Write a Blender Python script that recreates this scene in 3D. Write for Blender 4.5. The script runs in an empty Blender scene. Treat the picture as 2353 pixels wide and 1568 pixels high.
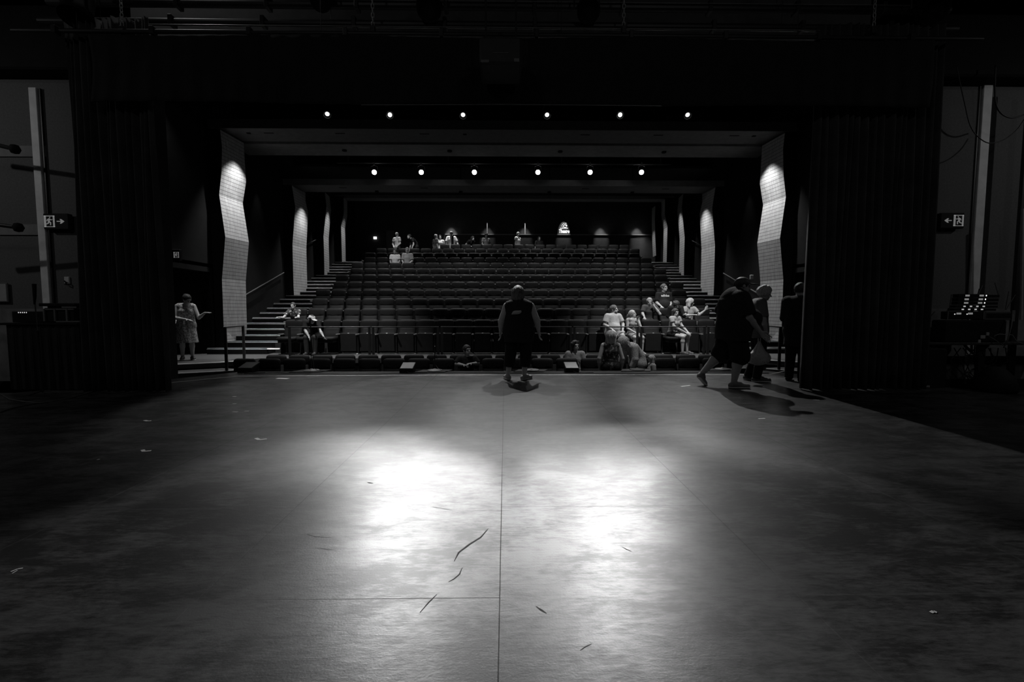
import bpy, math, random
import numpy as np
from mathutils import Vector, Matrix
S = bpy.context.scene
C = bpy.context.scene.collection
random.seed(7); rng = np.random.default_rng(7)
PI = math.pi
# ------------------------------------------------------------------ camera
F_PX = 1046.0; PITCH = math.radians(3.77); YAW = math.radians(0.85); CAMZ = 1.23
cam_data = bpy.data.cameras.new('camera'); cam_data.sensor_width = 36.0; cam_data.lens = F_PX/2353*36.0
cam_data.clip_start = 0.05; cam_data.clip_end = 200
cam = bpy.data.objects.new('camera', cam_data); C.objects.link(cam)
cam.location = (0, 0, CAMZ); cam.rotation_euler = (PI/2-PITCH, 0, -YAW)
S.camera = cam
# ------------------------------------------------------------------ world, exposure
w = bpy.data.worlds.new('world'); S.world = w; w.use_nodes = True
w.node_tree.nodes['Background'].inputs[0].default_value = (.5, .5, .5, 1)
w.node_tree.nodes['Background'].inputs[1].default_value = 0.0012
S.view_settings.view_transform = 'Standard'; S.view_settings.look = 'None'
S.view_settings.exposure = 0.0; S.view_settings.gamma = 1.0
# ------------------------------------------------------------------ general light of the hall
def add_light(kind, loc, target, energy, size=.1, blend=.3, angle=60, v=1.0, name='light', parent=None):
    d = bpy.data.lights.new(name, kind); d.energy = energy; d.color = (v, v, v)
    if kind == 'SPOT':
        d.spot_size = math.radians(angle); d.spot_blend = blend; d.shadow_soft_size = size
    elif kind == 'AREA':
        d.shape = 'DISK'; d.size = size
    else: d.shadow_soft_size = size
    o = bpy.data.objects.new(name, d); C.objects.link(o)
    o.location = loc
    q = (Vector(target)-Vector(loc)).to_track_quat('-Z', 'Y'); o.rotation_euler = q.to_euler()
    if parent is not None: o.parent = parent
    return o
# overhead house lights above the seating (dimmed), their cans are built with the ceiling
HOUSE = [(x, y, z) for y, z in ((15.2, 6.42), (18.9, 6.05), (22.8, 7.05)) for x in (-5.2, -1.8, 1.8, 5.2)]
for hx, hy, hz in HOUSE:
    add_light('SPOT', (hx, hy, hz-.12), (hx, hy-.3, 0), 430, size=.08, blend=1, angle=120, name='house_light')
# front cluster of house lights washing the first rows from above the stage edge
for hx in (-5.5, 4.9): add_light('SPOT', (hx, 11.0, 6.3), (hx*.95, 13.4, .4), 1700, size=.06, blend=.8, angle=58, name='house_light')
# aisle lights over both side stairs
for sx in (-1, 1):
    for ay, az in ((12.0, 6.4), (15.9, 6.6), (19.0, 6.9), (22.3, 7.2)):
        add_light('SPOT', (sx*7.6, ay, az), (sx*7.55, ay-.1, 0), 230, size=.06, blend=.9, angle=34, name='aisle_light')
# lights over the first two rows
add_light('SPOT', (3.4, 9.3, 6.6), (2.6, 10.4, 0), 700, size=.05, blend=.8, angle=44, name='house_light')
add_light('SPOT', (-2.6, 9.3, 6.6), (-2.4, 10.6, 0), 350, size=.05, blend=.8, angle=60, name='house_light')
# lights over the side landings
add_light('SPOT', (-7.9, 11.4, 6.2), (-8.0, 11.0, 0), 260, size=.05, blend=.7, angle=44, name='landing_light')
add_light('SPOT', (7.9, 11.4, 6.2), (7.6, 11.0, 0), 200, size=.05, blend=.7, angle=44, name='landing_light')
# rear aisle lights over the standing people
for rx, e in ((-6.2, 300), (-4.0, 90), (-3.1, 420), (-1.0, 160), (.75, 420)):
    add_light('SPOT', (rx, 25.0, 7.3), (rx, 24.9, 4), e, size=.05, blend=.6, angle=52, name='rear_light')
# work light catching the top left of the header wall
add_light('SPOT', (-6.2, 7.6, 8.6), (-5.2, 8.1, 6.1), 90, size=.05, blend=1, angle=90, name='unseen_light')
# weak fill lights added unseen, far upstage behind the camera
for wx in (-4.5, 4.5): add_light('AREA', (wx, -3.5, 7.2), (wx*.5, 8, 1.5), 20, size=1.0, name='unseen_light')
# dim running lights high in the wings
add_light('SPOT', (-11.0, 4.4, 5.2), (-8.0, 8.0, 2.6), 95, size=.05, blend=1, angle=110, name='wing_light')
add_light('SPOT', (11.2, 4.4, 5.2), (8.4, 8.0, 2.6), 70, size=.05, blend=1, angle=110, name='wing_light')

# ------------------------------------------------------------------ measuring helpers
ca, sa, cp, sp = math.cos(YAW), math.sin(YAW), math.cos(PITCH), math.sin(PITCH)
def P(px, py, Y):
    s = (px-1176.5)/F_PX; u = (784-py)/F_PX
    d = Vector((sa*cp + u*sa*sp + s*ca, ca*cp + u*ca*sp - s*sa, -sp + u*cp))
    return Vector((d.x*Y/d.y, Y, CAMZ + d.z*Y/d.y))
def G(px, py, z=0.0):
    s = (px-1176.5)/F_PX; u = (784-py)/F_PX
    d = Vector((sa*cp + u*sa*sp + s*ca, ca*cp + u*ca*sp - s*sa, -sp + u*cp))
    t = (z-CAMZ)/d.z
    return Vector((d.x*t, d.y*t, z))
def XZ(px, z, Y):
    q = (px-1176.5)/F_PX
    return (sa*Y + q*(ca*Y*cp - (z-CAMZ)*sp))/(ca - q*sa*cp)

# ------------------------------------------------------------------ materials (the photograph is black and white)
MATS = {}
def mat(name, v, rough=.7, metal=0.0, spec=None, var=.12, scale=6.0, bump=0.0, stretch=None):
    if name in MATS: return MATS[name]
    m = bpy.data.materials.new(name); m.use_nodes = True; nt = m.node_tree; N = nt.nodes; L = nt.links
    b = N['Principled BSDF']; b.inputs['Roughness'].default_value = rough; b.inputs['Metallic'].default_value = metal
    b.inputs['Specular IOR Level'].default_value = spec if spec is not None else (.12 if v < .045 and rough > .5 else .4)
    tc = N.new('ShaderNodeTexCoord'); no = N.new('ShaderNodeTexNoise'); no.inputs['Scale'].default_value = scale
    no.inputs['Detail'].default_value = 4
    src = tc.outputs['Object']
    if stretch:
        mp = N.new('ShaderNodeMapping'); mp.inputs['Scale'].default_value = stretch; L.new(src, mp.inputs[0]); src = mp.outputs[0]
    L.new(src, no.inputs['Vector'])
    r = N.new('ShaderNodeMapRange'); r.inputs[1].default_value = .3; r.inputs[2].default_value = .7
    r.inputs[3].default_value = v*(1-var); r.inputs[4].default_value = min(1, v*(1+var))
    L.new(no.outputs[0], r.inputs[0])
    cc = N.new('ShaderNodeCombineColor')
    for i in range(3): L.new(r.outputs[0], cc.inputs[i])
    L.new(cc.outputs[0], b.inputs['Base Color'])
    if bump:
        bp = N.new('ShaderNodeBump'); bp.inputs['Strength'].default_value = bump; bp.inputs['Distance'].default_value = .01
        n2 = N.new('ShaderNodeTexNoise'); n2.inputs['Scale'].default_value = scale*(4 if not stretch else 1); L.new(src, n2.inputs['Vector'])
        L.new(n2.outputs[0], bp.inputs['Height']); L.new(bp.outputs[0], b.inputs['Normal'])
    MATS[name] = m; return m
def emis(name, v, strength):
    if name in MATS: return MATS[name]
    m = bpy.data.materials.new(name); m.use_nodes = True; b = m.node_tree.nodes['Principled BSDF']
    b.inputs['Base Color'].default_value = (v, v, v, 1)
    b.inputs['Emission Color'].default_value = (1, 1, 1, 1); b.inputs['Emission Strength'].default_value = strength
    MATS[name] = m; return m
def pattern(name, a, bb, kind='stripe', scale=30, axis='Z', rough=.8, thr=.5):
    if name in MATS: return MATS[name]
    m = bpy.data.materials.new(name); m.use_nodes = True; nt = m.node_tree; N = nt.nodes; L = nt.links
    b = N['Principled BSDF']; b.inputs['Roughness'].default_value = rough
    tc = N.new('ShaderNodeTexCoord')
    if kind == 'stripe':
        t = N.new('ShaderNodeTexWave'); t.bands_direction = axis; t.inputs['Scale'].default_value = scale
        t.inputs['Distortion'].default_value = 1.2; t.inputs['Detail'].default_value = 1
    elif kind == 'plaid':
        t = N.new('ShaderNodeTexChecker'); t.inputs['Scale'].default_value = scale
    else:
        t = N.new('ShaderNodeTexNoise'); t.inputs['Scale'].default_value = scale; t.inputs['Detail'].default_value = 1
    L.new(tc.outputs['Object'], t.inputs['Vector'])
    fac = t.outputs['Fac'] if kind != 'noise' else t.outputs[0]
    r = N.new('ShaderNodeMapRange'); r.inputs[1].default_value = thr-.06; r.inputs[2].default_value = thr+.06
    r.inputs[3].default_value = a; r.inputs[4].default_value = bb; L.new(fac, r.inputs[0])
    cc = N.new('ShaderNodeCombineColor')
    for i in range(3): L.new(r.outputs[0], cc.inputs[i])
    L.new(cc.outputs[0], b.inputs['Base Color'])
    MATS[name] = m; return m

def floor_material():
    m = bpy.data.materials.new('painted_stage_boards'); m.use_nodes = True; nt = m.node_tree; N = nt.nodes; L = nt.links
    b = N['Principled BSDF']
    def math_(op, a, b_=None, clamp=False):
        n = N.new('ShaderNodeMath'); n.operation = op; n.use_clamp = clamp
        for i, x in enumerate((a, b_)):
            if x is None: continue
            if isinstance(x, (int, float)): n.inputs[i].default_value = x
            else: L.new(x, n.inputs[i])
        return n.outputs[0]
    tc = N.new('ShaderNodeTexCoord'); sx = N.new('ShaderNodeSeparateXYZ'); L.new(tc.outputs['Object'], sx.inputs[0])
    def noise(scale, detail=6, rough=.6, stretch=(1, 1, 1), dist=0):
        mp = N.new('ShaderNodeMapping'); mp.inputs['Scale'].default_value = stretch; L.new(tc.outputs['Object'], mp.inputs[0])
        n = N.new('ShaderNodeTexNoise'); n.inputs['Scale'].default_value = scale; n.inputs['Detail'].default_value = detail
        n.inputs['Roughness'].default_value = rough; n.inputs['Distortion'].default_value = dist
        L.new(mp.outputs[0], n.inputs['Vector']); return n.outputs[0]
    X, Y = sx.outputs[0], sx.outputs[1]
    # seams between the sheets: every 1.29 m across, staggered cross seams
    SP = 1.29
    u = math_('DIVIDE', math_('ADD', X, .025+SP*20), SP)
    fu = math_('FRACT', u); du = math_('MULTIPLY', math_('MINIMUM', fu, math_('SUBTRACT', 1.0, fu)), SP)
    seam1 = math_('LESS_THAN', du, .0022)
    col = math_('MODULO', math_('FLOOR', u), 2.0)
    off = math_('ADD', math_('MULTIPLY', col, 3.41-1.88), 1.88-1.53+.0)
    v = math_('DIVIDE', math_('ADD', math_('SUBTRACT', Y, off), 24.4), 2.44)
    fv = math_('FRACT', v); dv = math_('MULTIPLY', math_('MINIMUM', fv, math_('SUBTRACT', 1.0, fv)), 2.44)
    seam2 = math_('LESS_THAN', dv, .0018)
    seam = math_('MAXIMUM', seam1, seam2, True)
    wear = noise(2.2, 8, .7, (1, 1.6, 1), .4); grain = noise(26, 6, .7, (.5, 2.2, 1)); fine = noise(110, 3, .6)
    big = noise(.55, 3, .5)
    streak = noise(7, 7, .75, (.45, 1.6, 1), .6)
    f = math_('ADD', math_('ADD', math_('MULTIPLY', wear, .36), math_('MULTIPLY', streak, .26)), math_('ADD', math_('MULTIPLY', grain, .22), math_('MULTIPLY', big, .2)))
    r = N.new('ShaderNodeMapRange'); r.inputs[1].default_value = .475; r.inputs[2].default_value = .57
    r.inputs[3].default_value = .010; r.inputs[4].default_value = .070; L.new(f, r.inputs[0])
    # long curved scratches
    sc = noise(1.3, 2, .5, (1, 1, 1), 2.5); s2 = math_('ABSOLUTE', math_('SUBTRACT', sc, .5))
    sm = noise(3.0, 2); scr = math_('MULTIPLY', math_('LESS_THAN', s2, .0012), math_('GREATER_THAN', sm, .60))
    val = math_('MULTIPLY', r.outputs[0], math_('SUBTRACT', 1.0, math_('MULTIPLY', math_('MAXIMUM', seam, math_('MULTIPLY', scr, .6)), .85)))
    cc = N.new('ShaderNodeCombineColor')
    for i in range(3): L.new(val, cc.inputs[i])
    L.new(cc.outputs[0], b.inputs['Base Color'])
    rr = N.new('ShaderNodeMapRange'); rr.inputs[1].default_value = .455; rr.inputs[2].default_value = .595
    rr.inputs[3].default_value = .395; rr.inputs[4].default_value = .325; L.new(f, rr.inputs[0])
    L.new(math_('ADD', rr.outputs[0], math_('MULTIPLY', seam, .4)), b.inputs['Roughness'])
    sr = N.new('ShaderNodeMapRange'); sr.inputs[1].default_value = .475; sr.inputs[2].default_value = .57
    sr.inputs[3].default_value = .38; sr.inputs[4].default_value = .56; L.new(f, sr.inputs[0]); L.new(sr.outputs[0], b.inputs['Specular IOR Level'])
    bp = N.new('ShaderNodeBump'); bp.inputs['Strength'].default_value = .25; bp.inputs['Distance'].default_value = .004
    hh = math_('SUBTRACT', math_('ADD', math_('MULTIPLY', grain, .5), math_('MULTIPLY', fine, .4)), seam)
    L.new(hh, bp.inputs['Height']); L.new(bp.outputs[0], b.inputs['Normal'])
    return m

def panel_material():
    # pale timber acoustic boards: fine horizontal joints and an open grain
    m = bpy.data.materials.new('slatted_timber_panel'); m.use_nodes = True; nt = m.node_tree; N = nt.nodes; L = nt.links
    b = N['Principled BSDF']; b.inputs['Roughness'].default_value = .6
    tc = N.new('ShaderNodeTexCoord'); sx = N.new('ShaderNodeSeparateXYZ'); L.new(tc.outputs['Object'], sx.inputs[0])
    def M_(op, a, b_=None):
        n = N.new('ShaderNodeMath'); n.operation = op
        for i, x in enumerate((a, b_)):
            if x is None: continue
            if isinstance(x, (int, float)): n.inputs[i].default_value = x
            else: L.new(x, n.inputs[i])
        return n.outputs[0]
    mp = N.new('ShaderNodeMapping'); mp.inputs['Scale'].default_value = (1, 9, .9); L.new(tc.outputs['Object'], mp.inputs[0])
    g = N.new('ShaderNodeTexNoise'); g.inputs['Scale'].default_value = 3.2; g.inputs['Detail'].default_value = 6; L.new(mp.outputs[0], g.inputs['Vector'])
    r = N.new('ShaderNodeMapRange'); r.inputs[1].default_value = .3; r.inputs[2].default_value = .72
    r.inputs[3].default_value = .42; r.inputs[4].default_value = .25; L.new(g.outputs[0], r.inputs[0])
    fz = M_('FRACT', M_('DIVIDE', M_('ADD', sx.outputs[2], 10), .107))
    line = M_('LESS_THAN', fz, .13)
    n2 = N.new('ShaderNodeTexNoise'); n2.inputs['Scale'].default_value = 4; L.new(tc.outputs['Object'], n2.inputs['Vector'])
    ln = M_('MULTIPLY', line, M_('GREATER_THAN', n2.outputs[0], .30))
    val = M_('MULTIPLY', r.outputs[0], M_('SUBTRACT', 1.0, M_('MULTIPLY', ln, .72)))
    cc = N.new('ShaderNodeCombineColor')
    for i in range(3): L.new(val, cc.inputs[i])
    L.new(cc.outputs[0], b.inputs['Base Color'])
    return m

# ------------------------------------------------------------------ mesh helpers
class MB:
    def __init__(s): s.v = []; s.f = []
    def add(s, vs, fs):
        n = len(s.v); s.v += [tuple(x) for x in vs]; s.f += [tuple(i+n for i in f) for f in fs]; return s
    def box(s, x0, x1, y0, y1, z0, z1, bev=0.0):
        if bev <= 0:
            vs = [(x, y, z) for x in (x0, x1) for y in (y0, y1) for z in (z0, z1)]
            return s.add(vs, [(0,1,3,2),(4,6,7,5),(0,4,5,1),(2,3,7,6),(0,2,6,4),(1,5,7,3)])
        b = min(bev, (x1-x0)/2.01, (y1-y0)/2.01, (z1-z0)/2.01); vs = []; idx = {}
        for i, x in enumerate((x0, x1)):
            for j, y in enumerate((y0, y1)):
                for k, z in enumerate((z0, z1)):
                    sx, sy, sz = (1-2*i)*b, (1-2*j)*b, (1-2*k)*b
                    for a, p in enumerate(((x, y+sy, z+sz), (x+sx, y, z+sz), (x+sx, y+sy, z))):
                        idx[i,j,k,a] = len(vs); vs.append(p)
        fs = []
        for i in (0,1): fs.append([idx[i,0,0,0], idx[i,0,1,0], idx[i,1,1,0], idx[i,1,0,0]][::(-1 if i else 1)])
        for j in (0,1): fs.append([idx[0,j,0,1], idx[1,j,0,1], idx[1,j,1,1], idx[0,j,1,1]][::(-1 if j else 1)])
        for k in (0,1): fs.append([idx[0,0,k,2], idx[0,1,k,2], idx[1,1,k,2], idx[1,0,k,2]][::(-1 if k else 1)])
        for j in (0,1):
            for k in (0,1): fs.append([idx[0,j,k,1], idx[1,j,k,1], idx[1,j,k,2], idx[0,j,k,2]])
        for i in (0,1):
            for k in (0,1): fs.append([idx[i,0,k,0], idx[i,1,k,0], idx[i,1,k,2], idx[i,0,k,2]])
        for i in (0,1):
            for j in (0,1): fs.append([idx[i,j,0,0], idx[i,j,1,0], idx[i,j,1,1], idx[i,j,0,1]])
        for i in (0,1):
            for j in (0,1):
                for k in (0,1): fs.append([idx[i,j,k,0], idx[i,j,k,1], idx[i,j,k,2]])
        return s.add(vs, fs)
    def tube(s, pts, r, n=10, closed=False):
        pts = [Vector(p) for p in pts]; rs = r if isinstance(r, (list, tuple)) else [r]*len(pts)
        vs = []; fs = []; prev = None
        for i, p in enumerate(pts):
            t = (pts[min(i+1, len(pts)-1)]-pts[max(i-1, 0)])
            if t.length < 1e-9: t = Vector((0,0,1))
            t.normalize()
            if prev is None:
                a = Vector((0,0,1)) if abs(t.z) < .9 else Vector((1,0,0)); u = t.cross(a).normalized()
            else:
                u = prev - t*prev.dot(t)
                u = u.normalized() if u.length > 1e-6 else t.orthogonal().normalized()
            prev = u; v = t.cross(u)
            for k in range(n):
                a = 2*PI*k/n; vs.append(p+u*(rs[i]*math.cos(a))+v*(rs[i]*math.sin(a)))
        for i in range(len(pts)-1):
            for k in range(n):
                fs.append((i*n+k, i*n+(k+1) % n, (i+1)*n+(k+1) % n, (i+1)*n+k))
        fs.append(tuple(range(n))[::-1]); fs.append(tuple((len(pts)-1)*n+k for k in range(n)))
        return s.add(vs, fs)
    def lathe(s, prof, n=24, c=(0,0,0)):
        vs = []; fs = []
        for r, z in prof:
            for k in range(n):
                a = 2*PI*k/n; vs.append((c[0]+r*math.cos(a), c[1]+r*math.sin(a), c[2]+z))
        for i in range(len(prof)-1):
            for k in range(n): fs.append((i*n+k, i*n+(k+1) % n, (i+1)*n+(k+1) % n, (i+1)*n+k))
        fs.append(tuple(range(n))[::-1]); fs.append(tuple((len(prof)-1)*n+k for k in range(n)))
        return s.add(vs, fs)
    def prism(s, poly, z0, z1):
        n = len(poly)
        vs = [(x, y, z0) for x, y in poly]+[(x, y, z1) for x, y in poly]
        fs = [tuple(range(n))[::-1], tuple(range(n, 2*n))]+[(i, (i+1) % n, n+(i+1) % n, n+i) for i in range(n)]
        return s.add(vs, fs)
    def xf(s, M, start=0):
        s.v = s.v[:start]+[tuple(M @ Vector(p)) for p in s.v[start:]]; return s
    def build(s, name, m, parent=None, smooth=False, loc=None, rot=None):
        me = bpy.data.meshes.new(name); me.from_pydata(s.v, [], s.f); me.update()
        bm_fix(me)
        if m: me.materials.append(m)
        if smooth: me.polygons.foreach_set('use_smooth', [True]*len(me.polygons))
        o = bpy.data.objects.new(name, me); C.objects.link(o)
        if parent is not None: o.parent = parent
        if loc is not None: o.location = loc
        if rot is not None: o.rotation_euler = rot
        return o
import bmesh
def bm_fix(me):
    bm = bmesh.new(); bm.from_mesh(me); bmesh.ops.recalc_face_normals(bm, faces=bm.faces); bm.to_mesh(me); bm.free()
def smooth_angle(o, deg=35):
    me = o.data; me.polygons.foreach_set('use_smooth', [True]*len(me.polygons))
    try: me.set_sharp_from_angle(angle=math.radians(deg))
    except Exception: pass
    return o
def empty(name, loc=(0,0,0), rz=0.0, parent=None):
    o = bpy.data.objects.new(name, None); C.objects.link(o); o.location = loc; o.rotation_euler = (0,0,rz)
    o.empty_display_size = .1
    if parent is not None: o.parent = parent
    return o
def tag(o, label=None, cat=None, group=None, kind=None):
    if label: o['label'] = label
    if cat: o['category'] = cat
    if group: o['group'] = group
    if kind: o['kind'] = kind
    return o
def struct(o, label=None):
    o['kind'] = 'structure'
    if label: o['label'] = label
    return o
def copy_tree(o, parent=None):
    c = o.copy(); C.objects.link(c)
    if parent is not None: c.parent = parent
    for ch in list(o.children): copy_tree(ch, c)
    return c
def text_obj(txt, size, m, parent, loc, rot, name, extrude=.003, shear=0, align='CENTER', width=None, offset=0):
    cu = bpy.data.curves.new(name, 'FONT'); cu.body = txt; cu.size = size; cu.extrude = extrude
    cu.align_x = align; cu.align_y = 'CENTER'; cu.shear = shear; cu.offset = offset
    t = bpy.data.objects.new(name, cu); C.objects.link(t)
    bpy.context.view_layer.update()
    me = bpy.data.meshes.new_from_object(t.evaluated_get(bpy.context.evaluated_depsgraph_get()))
    bpy.data.objects.remove(t)
    if width:
        xs = [v.co.x for v in me.vertices]; k = width/(max(xs)-min(xs))
        for v in me.vertices: v.co.x *= k
    me.materials.clear(); me.materials.append(m)
    o = bpy.data.objects.new(name, me); C.objects.link(o); o.location = loc; o.rotation_euler = rot
    if parent is not None: o.parent = parent
    return o

# palette
M_FLOOR = floor_material(); M_PANEL = panel_material()
M_BLACKWALL = mat('black_painted_wall', .028, .85, bump=.1)
M_SIDEWALL = mat('charcoal_side_wall', .012, .85, spec=.05)
M_CEIL = mat('black_ceiling', .02, .9)
M_SOFFIT = mat('grey_soffit', .13, .8)
M_CARPET = mat('dark_carpet', .03, .95, scale=40)
M_AISLE = mat('grey_vinyl_aisle', .06, .6, scale=14)
M_NOSE = mat('pale_step_nosing', .7, .6)
M_RISER = mat('black_riser', .008, .9)
M_CURTAIN = mat('black_velour_curtain', .045, .95, scale=3, var=.3)
M_SEAT = mat('dark_seat_fabric', .011, .6, scale=60, var=.2)
M_SHELL = mat('black_seat_shell', .016, .55)
M_ARM = mat('grey_armrest', .11, .45)
M_METAL = mat('dull_steel', .35, .35, metal=.8)
M_BLKMETAL = mat('black_metal', .02, .45)
M_BLACK = mat('matt_black', .012, .8)
M_TAPE = mat('white_tape', .62, .7)
M_PALE = mat('pale_plate', .5, .6)
M_GREYWALL = mat('grey_wing_wall', .11, .85, scale=30)
M_PLY = mat('plywood_dado', .17, .8, scale=5, var=.3)
M_WHITECOL = mat('white_painted_post', .75, .6)
M_SKIN = mat('skin', .42, .5, scale=9, var=.08)
M_HAIRD = mat('dark_hair', .03, .5, scale=90, var=.7, bump=1, stretch=(1, 1, .10))
M_HAIRB = mat('blond_hair', .36, .5, scale=90, var=.7, bump=1, stretch=(1, 1, .10))
M_HAIRG = mat('grey_hair', .26, .5, scale=90, var=.7, bump=1, stretch=(1, 1, .10))
M_EYE = mat('eye', .04, .3)
# ================================================================== THE SETTING
# stage floor: straight front edge, corners cut back
stage_poly = [(-14, -5), (14, -5), (14, 6.6), (7.4, 6.9), (6.15, 8.1), (5.35, 9.28), (-5.35, 9.28), (-6.15, 8.1), (-7.4, 6.9), (-14, 6.6)]
fl = MB().prism(stage_poly, -.18, 0).build('floor', M_FLOOR); struct(fl)
sw = MB().prism([(x*.995, y-.02) for x, y in stage_poly], -.86, -.18).build('floor_stage_base', M_BLACK); struct(sw)
# dark scuffs ground into the boards
def scuff(pts, w):
    c = [G(px, py, .0006) for px, py in pts]; mb = MB(); vs = []; n = len(c)
    for i, p in enumerate(c):
        t = c[min(i+1, n-1)]-c[max(i-1, 0)]; nn = Vector((-t.y, t.x, 0)).normalized()*w*(math.sin(PI*(i+.35)/(n-.3)))*.5
        vs += [p-nn, p+nn]
    mb.add(vs, [(2*i, 2*i+1, 2*i+3, 2*i+2) for i in range(n-1)])
    return mb.build('scuff', mat('rubber_scuff', .035, .7), fl)
for pts, w in (([(1122, 1215), (1105, 1235), (1078, 1252), (1054, 1270), (1044, 1290)], .012),
               ([(1062, 1305), (1056, 1320), (1043, 1331), (1030, 1338)], .007),
               ([(1004, 1366), (985, 1385), (965, 1408)], .006), ([(706, 1228), (725, 1234), (765, 1236)], .004),
               ([(728, 1260), (745, 1262), (764, 1264)], .004), ([(844, 1109), (850, 1110), (857, 1111)], .016),
               ([(1232, 1394), (1243, 1402), (1256, 1410)], .01), ([(1333, 1495), (1345, 1487), (1360, 1480)], .004),
               ([(993, 1165), (1010, 1168), (1040, 1173)], .004), ([(1430, 1258), (1440, 1263), (1452, 1268)], .005)):
    scuff(pts, w)
# pit floor under the first two rows, cross aisle, raked platforms, side stairs
def ZS(j): return -.015+.17*j
def YS(j): return 12.715+.485*j
HW = 8.6
pit = MB().box(-HW, HW, 9.0, 12.0, -.95, -.86).build('floor_pit', M_CARPET); struct(pit)
aisle_poly = [(-10.6, 10.2), (-8.6, 10.45), (-7.95, 10.72), (-7.0, 11.2), (-6.6, 11.72), (-6.45, 12.02), (6.45, 12.02), (6.6, 11.72), (7.0, 11.2), (7.95, 10.72), (8.6, 10.45), (10.6, 10.2), (10.6, 13.6), (-10.6, 13.6)]
ca_ = MB().prism(aisle_poly, -.14, ZS(0)).build('floor_cross_aisle', M_AISLE); struct(ca_)
MBs = MB().prism([(x, y+.03) for x, y in aisle_poly], -.9, -.14); MBs.build('floor_cross_aisle_base', M_RISER); struct(bpy.data.objects['floor_cross_aisle_base'])
nm = MB()
for sx in (-1, 1):
    ln = [(-8.6, 10.45), (-7.95, 10.72), (-7.0, 11.2), (-6.6, 11.72)]
    for (a, b) in zip(ln[:-1], ln[1:]):
        a3 = Vector((sx*-a[0]*-1, a[1]-.012, ZS(0)-.012)); b3 = Vector((sx*-b[0]*-1, b[1]-.012, ZS(0)-.012))
        nm.tube([a3, b3], .016, 6)
o = nm.build('step_nosing', M_NOSE); struct(o)
for sx in (-1, 1):
    st = MB().prism([(sx*x, y) for x, y in [(-10.6, 9.75), (-8.6, 10.0), (-7.6, 10.28), (-6.65, 10.75), (-6.4, 11.05), (-7.2, 11.3), (-10.6, 10.6)]], -.9, -.17)
    o = st.build('floor_landing_step', M_AISLE); struct(o)
    nn = MB()
    for (a, b) in (((-8.6, 9.99), (-7.6, 10.27)), ((-7.6, 10.27), (-6.65, 10.74)), ((-6.65, 10.74), (-6.4, 11.0))):
        nn.tube([(sx*a[0], a[1], -.182), (sx*b[0], b[1], -.182)], .015, 6)
    nn.build('step_nosing', M_NOSE, o)
NR = 14
for k in range(4, NR+1):
    j = 2*(k-3)
    xe = 7.0
    pb = MB().box(-xe, xe, YS(j), YS(j+2)+.02 if k < NR else 26.29, ZS(j)-.34, ZS(j)).build('floor_platform', M_CARPET); struct(pb)
# stairs
for sx, side in ((-1, 'left'), (1, 'right')):
    root = empty('floor_stairs_'+side, (sx*7.8, YS(1), 0))
    struct(root)
    body = MB()
    for j in range(1, 23):
        x0, x1 = (-HW, -6.88) if sx < 0 else (6.88, HW)
        y1 = YS(j+1)+.02 if j < 22 else 26.29
        body.box(x0-sx*0, x1, YS(j), y1, ZS(j)-.5, ZS(j))
    body.v = [(a-sx*7.8, b-YS(1), c) for a, b, c in body.v]
    body.build('flight', M_RISER, root)
    for j in range(1, 23):
        inner = 6.5 if j == 1 else (6.96 if (j//2) % 2 == (0 if sx < 0 else 1) else 6.72)
        a, b = sorted((sx*(HW-.0), sx*inner))
        x0_, x1_, y_, z_ = a-sx*7.8, b-sx*7.8, YS(j)-YS(1), ZS(j)
        n = MB(); sec = [(-.004, -.034), (-.004, -.026), (.022, .005), (.034, .005), (.034, -.034)]; k5 = len(sec)
        n.add([(x0_, y_+p, z_+q) for p, q in sec]+[(x1_, y_+p, z_+q) for p, q in sec], [tuple(range(k5)), tuple(range(k5, 2*k5))[::-1]]+[(i, (i+1) % k5, k5+(i+1) % k5, k5+i) for i in range(k5)])
        n.build('step_nosing', M_NOSE, root)
# side walls: above the side exit opening and behind it
for sx, side in ((-1, 'left'), (1, 'right')):
    m = MB()
    a, b = sorted((sx*8.6, sx*8.9))
    m.box(a, b, 13.5, 27, -.9, 8.2); m.box(a, b, 8.6, 13.5, 2.36, 8.2); m.box(a, b, 8.6, 9.6, -.9, 2.36)
    struct(m.build('wall_'+side, M_SIDEWALL))
    r = MB(); a, b = sorted((sx*10.6, sx*10.8)); r.box(a, b, 8.6, 14, -.9, 2.6)
    a, b = sorted((sx*8.6, sx*10.8)); r.box(a, b, 13.6, 13.8, -.9, 2.6); r.box(a, b, 8.6, 14, 2.5, 2.6)
    struct(r.build('wall_%s_lobby' % side, M_BLACKWALL))
    # handrail on the wall
    hr = empty('handrail', (sx*8.5, 15, 2)); tag(hr, 'slim dark handrail rising along the %s wall beyond the first slatted panel' % side, 'handrail', 'handrails on the side walls')
    p0, p1 = Vector((0, -.3, -.38)), Vector((0, 2.75, .70))
    MB().tube([p0, p1], .02, 8).build('rail', mat('handrail_grey', .08, .5), hr)
    for t in (.1, .5, .9):
        q = p0.lerp(p1, t); MB().tube([q, q+Vector((sx*.1, 0, -.04))], .01, 6).build('bracket', M_BLKMETAL, hr)
    hr2 = empty('handrail', (sx*8.5, 20, 4)); tag(hr2, 'short upper handrail on the %s wall beyond the second slatted panel' % side, 'handrail', 'handrails on the side walls')
    p0, p1 = Vector((0, -.3, .02)), Vector((0, .9, .45))
    MB().tube([p0, p1], .02, 8).build('rail', MATS['handrail_grey'], hr2)
    for t in (.2, .8):
        q = p0.lerp(p1, t); MB().tube([q, q+Vector((sx*.1, 0, -.04))], .01, 6).build('bracket', M_BLKMETAL, hr2)
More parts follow.
